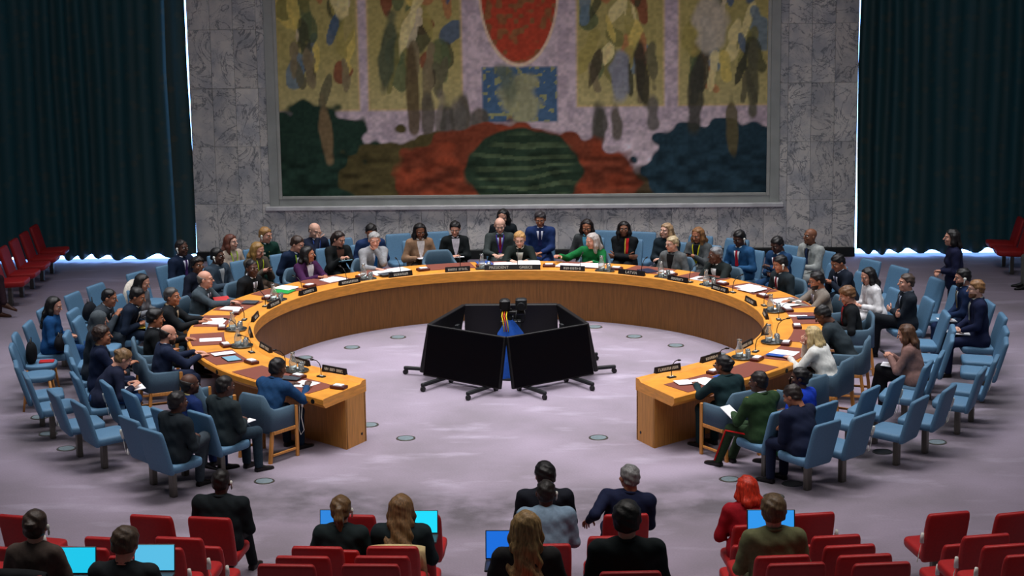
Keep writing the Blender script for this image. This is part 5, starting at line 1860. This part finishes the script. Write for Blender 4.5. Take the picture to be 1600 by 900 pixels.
# ------------------------------------------------------------------ empty chairs
used = [(p['ang'] % 360, p['r']) for p in PEOPLE.values()]
n_e = 0
SIDES = []
for kk in range(-4, 6):
    c = 2.8 + 14.4 * kk
    for s in (-2.85, 2.85):
        SIDES.append((c + s, 'right'))
        SIDES.append((180 - c - s, 'left'))
order = {}
for ring, rn in ((INN, 'inner'), (OUT, 'outer')):
    for side in ('left', 'right'):
        L_ = sorted([a for a, sd in SIDES if sd == side], key=lambda a: (a if side == 'right' else 180 - a))
        idx = 0
        for a in L_:
            idx += 1
            aa = a % 360
            if any(abs((aa - u + 180) % 360 - 180) * math.pi / 180 * r < .50 and abs(r - ring) < .40 for u, r in used):
                continue
            x, y = ring * math.cos(math.radians(a)), ring * math.sin(math.radians(a))
            wood = side == 'left' and ((rn == 'outer' and 187 < aa < 196) or (rn == 'inner' and 190 < aa < 196))
            nth = ['first', 'second', 'third', 'fourth', 'fifth', 'sixth', 'seventh', 'eighth', 'ninth', 'tenth', 'eleventh', 'twelfth', 'thirteenth', 'fourteenth', 'fifteenth', 'sixteenth', 'seventeenth', 'eighteenth', 'nineteenth', 'twentieth'][idx - 1]
            if wood:
                chair('wooden_leg_chair', WOOD, x, y, 0, face_of((x, y), ring), 'empty blue chair with wooden legs, %s seat place of the %s chair row at left' % (nth, rn), 'blue chairs with wooden legs')
            else:
                ex = [HOLD[-1 if side == 'left' else 1]] if idx % 2 == (0 if side == 'left' else 0) else []
                chair('fixed_chair', FIX_BLUE, x, y, 0, face_of((x, y), ring), 'empty blue fixed chair, %s place from the camera in the %s row at %s' % (nth, rn, side), 'blue fixed chairs around the table', extra=ex)
            n_e += 1
for ph, lab in ((104.7, 'empty blue tub armchair at the far table side before the mural'), (223.0, 'empty blue tub armchair near the left table end'), (-41.5, 'empty blue tub armchair near the right table end')):
    x, y = 5.02 * math.cos(math.radians(ph)), 5.02 * math.sin(math.radians(ph))
    chair('armchair', ARM, x, y, 0, math.atan2(-y, -x), lab, 'blue armchairs at the table', cat='armchair')

COLX = [-5.15, -4.5, -3.2, -2.57, -1.23, -.6, .62, 1.25, 2.57, 3.2, 4.5, 5.15]
ORD = ['first', 'second', 'third', 'fourth', 'fifth', 'sixth', 'seventh', 'eighth', 'ninth', 'tenth', 'eleventh', 'twelfth']
for row in range(6):
    taken = [p['pos'][0] for r, p in AUD if r == row]
    for ci, x in enumerate(COLX):
        if any(abs(x - t) < .42 for t in taken):
            continue
        if row in (2, 3, 4, 5) and abs(x - .62) < .1:
            continue
        if row in (3, 4, 5) and abs(x - 1.25) < .1:
            continue
        q = np.array([x, ROW_Y[row] - .25, ROW_Z[row] + .85]) - CAM
        zc = q @ FW
        sx = 800 + FPX * (q @ RT) / zc
        sy = 450 - FPX * (q @ UP) / zc
        if sx < -45 or sx > 1645 or sy > 905:
            continue
        chair('fixed_chair', FIX_RED, x, ROW_Y[row], ROW_Z[row], math.atan2(-ROW_Y[row], -x * .5), 'empty red fixed chair, %s seat from left in the %s audience row' % (ORD[ci], ['front', 'second', 'third', 'fourth', 'fifth', 'sixth'][row]), 'red fixed audience chairs', extra=[HOLD[1 if ci % 2 else -1]] if ci % 3 != 2 else [])
SIDE_Y = [7.58, 6.90, 6.22, 5.54, 4.86]
for i, y in enumerate(SIDE_Y):
    chair('fixed_chair', FIX_RED, -8.42, y, 0, 0.0, 'red fixed chair at left side wall, %s from the back curtain' % ORD[i], 'red fixed chairs at the side walls')
for i, y in enumerate(SIDE_Y[:2]):
    chair('fixed_chair', FIX_RED, 8.47, y, 0, math.pi, 'red fixed chair at right side wall, %s from the back curtain' % ORD[i], 'red fixed chairs at the side walls')
person('person at the left picture edge, dark trousers and brown shoes, legs crossed', (-30, 380), ('at', (-8.86, 4.12)), skin_='light', hair=('short', DK), top=(50, 32, 36), shirt=None, bottom=(46, 28, 36), shoes=M_SHOEB, face=0, seat='red', seat_label='red fixed chair under the person at the left picture edge', legs='crossL')
person('person at the right picture edge in grey trousers and black boots', (1640, 340), ('at', (8.92, 5.70)), skin_='light', hair=('short', DK), top=(70, 72, 70), shirt=None, bottom=(104, 104, 100), face=180, seat='red', seat_label='red fixed chair under the person at the right picture edge', legs='flat')

# ------------------------------------------------------------------ things held or lying about
def laptop(label, x, y, z, col, face=90, k=1.6, w=.33):
    t = bpy.data.objects.new('laptop', None)
    COL.objects.link(t)
    t.location = (x, y, z)
    t.rotation_euler = (0, 0, math.radians(face - 90))
    tag(t, label, 'laptop', 'open laptops in the audience')
    link('keyboard_base', MB().box((0, .0, .009), (w, .23, .018), ch=.004).mesh('keyboard_base', M_LAPTOP), t)
    R = rotx(-.22)
    c = np.array([0, .115, .018]) + R @ np.array([0, 0, .11])
    link('lid', MB().box(c, (w, .010, .22), R, ch=.003).mesh('lid', M_LAPTOP), t)
    link('screen', MB().box(c + R @ np.array([0, -.0062, .003]), (w * .95, .002, .20), R).mesh('screen', scr(col, k)), t)
    return t

def put(px, py, Y):
    p = at_y(px, py, Y)
    return p

p = put(112, 884, ROW_Y[5] + .27); laptop('open laptop with cyan screen right of the slim person in sweater', p[0], p[1], p[2] - .13, (30, 190, 225), k=1.1)
p = put(236, 880, ROW_Y[5] + .27); laptop('open laptop with pale blue screen right of the man with thick hair', p[0], p[1], p[2] - .13, (90, 190, 230), k=1.0)
p = put(519, 826, ROW_Y[2] + .30); laptop('small laptop with blue screen left of the woman with ponytail', p[0], p[1], p[2] - .10, (50, 140, 230), k=.9, w=.26)
p = put(655, 824, ROW_Y[2] + .30); laptop('open laptop with cyan screen right of the woman with very long hair', p[0], p[1], p[2] - .12, (30, 205, 235), k=1.2)
p = put(789, 862, ROW_Y[6] + .28); laptop('laptop with blue screen left of the woman with blond tinted hair', p[0], p[1], p[2] - .12, (30, 110, 220), k=1.0, w=.3)
p = put(1207, 826, ROW_Y[4] + .28); laptop('laptop with blue screen before the person in olive blazer', p[0], p[1], p[2] - .12, (50, 150, 235), k=1.0, w=.40)

def phone(label, p, rz, col=(24, 24, 28), lit=False):
    mb = MB()
    mb.box((0, 0, 0), (.075, .15, .010), rotx(.5), ch=.003)
    o = link('phone', mb.mesh('phone', mat('phone_%d' % col[0], col, .3, 0)), None, p, rz)
    return tag(o, label, 'phone', 'phones held in hands')

for k, lab in (('b7', 'phone held by the blonde woman with yellow green lanyard'), ('b26', 'phone held by the woman with yellow lanyard'), ('b30', 'phone held by the man in dark blue suit'), ('b33', 'phone held by the black haired man in dark suit'), ('b43', 'phone held by the woman in dusty pink jacket')):
    q = PEOPLE[k]
    phone(lab, (q['hand'][-1] + q['hand'][1]) / 2 + np.array([-math.sin(q['rz']) * .07, math.cos(q['rz']) * .07, .03]), q['rz'])

def lap_sheet(key, label, col, w=.21, l=.30, dz=.0, dy=.30, dx=0.0, name='paper_sheet', cat='papers', tilt=.08):
    q = PEOPLE[key]
    R = rotz(q['rz'])
    p = R @ np.array([dx, dy, .615 + dz]) + np.array([q['pos'][0], q['pos'][1], 0])
    mb = MB()
    mb.box((0, 0, 0), (w, l, .008), rotx(tilt))
    m = M_PAPER if col is None else mat('sheet_%d_%d_%d' % tuple(col), col, .6, .05, 10)
    return tag(link(name, mb.mesh(name, m), None, p, q['rz']), label, cat)

lap_sheet('b42', 'white papers on the lap of the blond bearded man', None, .24, .32)
lap_sheet('b41', 'white paper on the knee of the dark haired man with olive tie', None, .2, .26)
lap_sheet('b43', 'white notebook on the lap of the woman in dusty pink jacket', None, .2, .28, dz=.05)
lap_sheet('l59', 'white papers under the hands of the woman with blond bun', None, .30, .26, dy=.42)
lap_sheet('l62', 'white booklet on the knee of the man in dark suit', None, .12, .22, dy=.36)
lap_sheet('l52', 'yellow papers on the lap of the black haired man leaning forward', (200, 180, 70), .2, .28, dy=.38)
lap_sheet('b12', 'lit tablet on the lap of the person with slicked dark hair', (150, 205, 225), .2, .28, name='tablet', cat='tablet', dz=.12, tilt=.3)
lap_sheet('b15', 'white notepad on the lap of the woman with long braids', None, .2, .28, dz=.06)
lap_sheet('b16', 'white papers held by the woman in black blazer', None, .22, .2, dz=.05)
lap_sheet('b47', 'white paper in the hand of the officer in olive green', None, .16, .24, dz=.10, dx=-.14, dy=.40, tilt=.5)
lap_sheet('d5', 'red folder behind the bald man in grey suit', (190, 26, 36), .2, .26, dx=.0, dy=-.42, dz=.22, name='folder', cat='folder', tilt=.6) if False else None

def blob(name, label, cat, c, r, m, seed=0, rz=0.0, extra=None):
    r = np.asarray(r, float)
    lo = -r * 1.25
    h = max(.012, float(r.max()) / 11)
    P = grid(lo, r * 1.25, h)
    d = ell(P, (0, 0, 0), r) + .12 * r.min() * np.sin(P[..., 0] * 2.6 / r[0] + seed) * np.sin(P[..., 2] * 3.1 / r[2] + seed * 2) * np.sin(P[..., 1] * 2.2 / r[1] + 1)
    d = smax(d, -(P[..., 2] + r[2] * .86), .02)
    V, F = nets(d, lo, h)
    o = link(name, raw_mesh(name, V, F, m), None, c, rz)
    if extra:
        link(extra[0], extra[1], o)
    return tag(o, label, cat)

def handle(w, h, r=.008):
    return ('handle', MB().tube([(-w, 0, h * .6), (-w * .8, 0, h * 1.5), (0, 0, h * 1.9), (w * .8, 0, h * 1.5), (w, 0, h * .6)], r, 6).mesh('handle', M_BLACK, True))

q = PEOPLE['l50']
R = rotz(q['rz'])
blob('handbag', 'black handbag on the lap of the woman in bright blue coat', 'bag', R @ np.array([.22, .18, .62]) + np.array([q['pos'][0], q['pos'][1], 0]), (.14, .08, .13), cloth((22, 22, 28)), 1, q['rz'], handle(.09, .11))
def chair_spot(ang, ring, dx, dy, z):
    a = math.radians(ang)
    base = np.array([ring * math.cos(a), ring * math.sin(a), 0])
    f = math.atan2(-base[1], -base[0]) - math.pi / 2
    return base + rotz(f) @ np.array([dx, dy, z]), f
p, f = chair_spot(188.75, OUT, 0, -.10, .60)
blob('bag', 'black bag standing on a wooden leg chair at far left', 'bag', p, (.13, .08, .17), cloth((20, 22, 26)), 2, f, handle(.07, .14))
p, f = chair_spot(188.75, OUT, 0, .10, .475)
tag(link('notebook', MB().box((0, 0, 0), (.15, .2, .02), ch=.003).mesh('notebook', mat('red_cover', (180, 30, 34), .5, .05, 10)), None, p, f), 'red notebook on the seat of a wooden leg chair at far left', 'notebook')
p, f = chair_spot(165.75, OUT, .0, -.02, .60)
blob('bag', 'black bag on the empty chair behind the man with cropped hair', 'bag', p, (.16, .10, .16), cloth((22, 26, 34)), 3, f, handle(.09, .14))
p, f = chair_spot(160, 6.0, 0, -.16, .74)
blob('coat', 'cream white coat hung over a chair beside the black haired woman', 'coat', p, (.24, .10, .26), cloth((206, 198, 186)), 4, f)
p = at(1540, 578, .12)
blob('bag', 'black bag on the floor behind the right outer chairs', 'bag', (7.15, -1.95, .13), (.14, .18, .14), cloth((18, 20, 24)), 5, .4, handle(.08, .12))
def drape(label, who, row, col, w=.50, h=.42):
    mb = MB()
    y0 = ROW_Y[row]
    z0 = ROW_Z[row]
    rs = []
    for s in np.linspace(-1, 1, 13):
        xx = s * w / 2
        fold = .012 * math.sin(s * 9)
        top = .870 - .02 * abs(s) ** 3
        rs.append([(xx * .96, -.19 + fold, .60), (xx * .96, -.255 + fold, top - .02), (xx, -.31, top + .03), (xx * 1.02, -.375 + fold, top - .02), (xx * 1.06, -.345 + fold, top - .16), (xx * 1.10, -.315 + fold, top - h), (xx * 1.08, -.295 + fold, top - h), (xx * 1.02, -.36 + fold, top - .05), (xx * .98, -.31, top + .018), (xx * .94, -.268 + fold, top - .03), (xx * .94, -.205 + fold, .60)])
    mb.rings(rs)
    return tag(link('coat', mb.mesh('coat', cloth(col), True), None, (who['pos'][0], who['pos'][1], z0), who['rz']), label, 'coat')
drape('beige coat draped over the chair of the woman with very long hair', AUD[6][1], 2, (186, 166, 122))
drape('black jacket draped over the chair of the slim person in sweater', AUD[8][1], 5, (24, 26, 30), .46, .30)
q = np.array([-4.5, ROW_Y[1] + .05, .56])
blob('bag', 'rust orange bag on a red chair at the left edge', 'bag', (-5.0, ROW_Y[1] + .02, .58), (.17, .14, .14), cloth((150, 60, 34)), 6, .2, handle(.1, .12))
blob('hat', 'small dark red bag on the empty red chair right of the olive blazer', 'bag', (3.2, ROW_Y[0] + .02, .60), (.12, .10, .32), cloth((120, 24, 34)), 7, 0, handle(.05, .2)) if False else None
print('people', NP[0], 'ts', sorted((round(p['ts'], 2), k) for k, p in PEOPLE.items())[:12], sorted((round(p['ts'], 2), k) for k, p in PEOPLE.items())[-12:])
print('rings', [(k, round(p['r'], 2)) for k, p in PEOPLE.items()])

# red folder beside the bald delegate, earpiece hanging at the left table end
p = at(349, 470, .80)
tag(link('folder', MB().box((0, 0, 0), (.24, .17, .02), rotx(.35), ch=.004).mesh('folder', mat('red_cover', (180, 30, 34), .5, .05, 10)), None, (p[0] - .02, p[1], .815), .5), 'red folder on the table right of the bald man in grey suit', 'folder')
def hanging_earpiece(label, c, d):
    mb = MB()
    mb.tube([c, c + np.array([0, 0, -.05]), c + np.array([0, 0, -.11])], [.014, .02, .012], 8)
    o = link('earpiece', mb.mesh('earpiece', M_WHITE, True))
    q = [c + np.array([0, 0, -.10]), c + d * .02 + np.array([0, 0, -.25]), c - d * .02 + np.array([0, 0, -.40]), c + d * .04 + np.array([0, 0, -.47]), c + d * .07 + np.array([0, 0, -.40]), c + d * .05 + np.array([0, 0, -.20]), c + d * .05]
    link('cord', MB().tube(q, .005, 6).mesh('cord', M_WHITE, True), o)
    return tag(o, label, 'earpiece')
hanging_earpiece('white earpiece with looped cord hanging from the left table end', tp(4.53, 238.5, .72), np.array([-.8, .6, 0]))
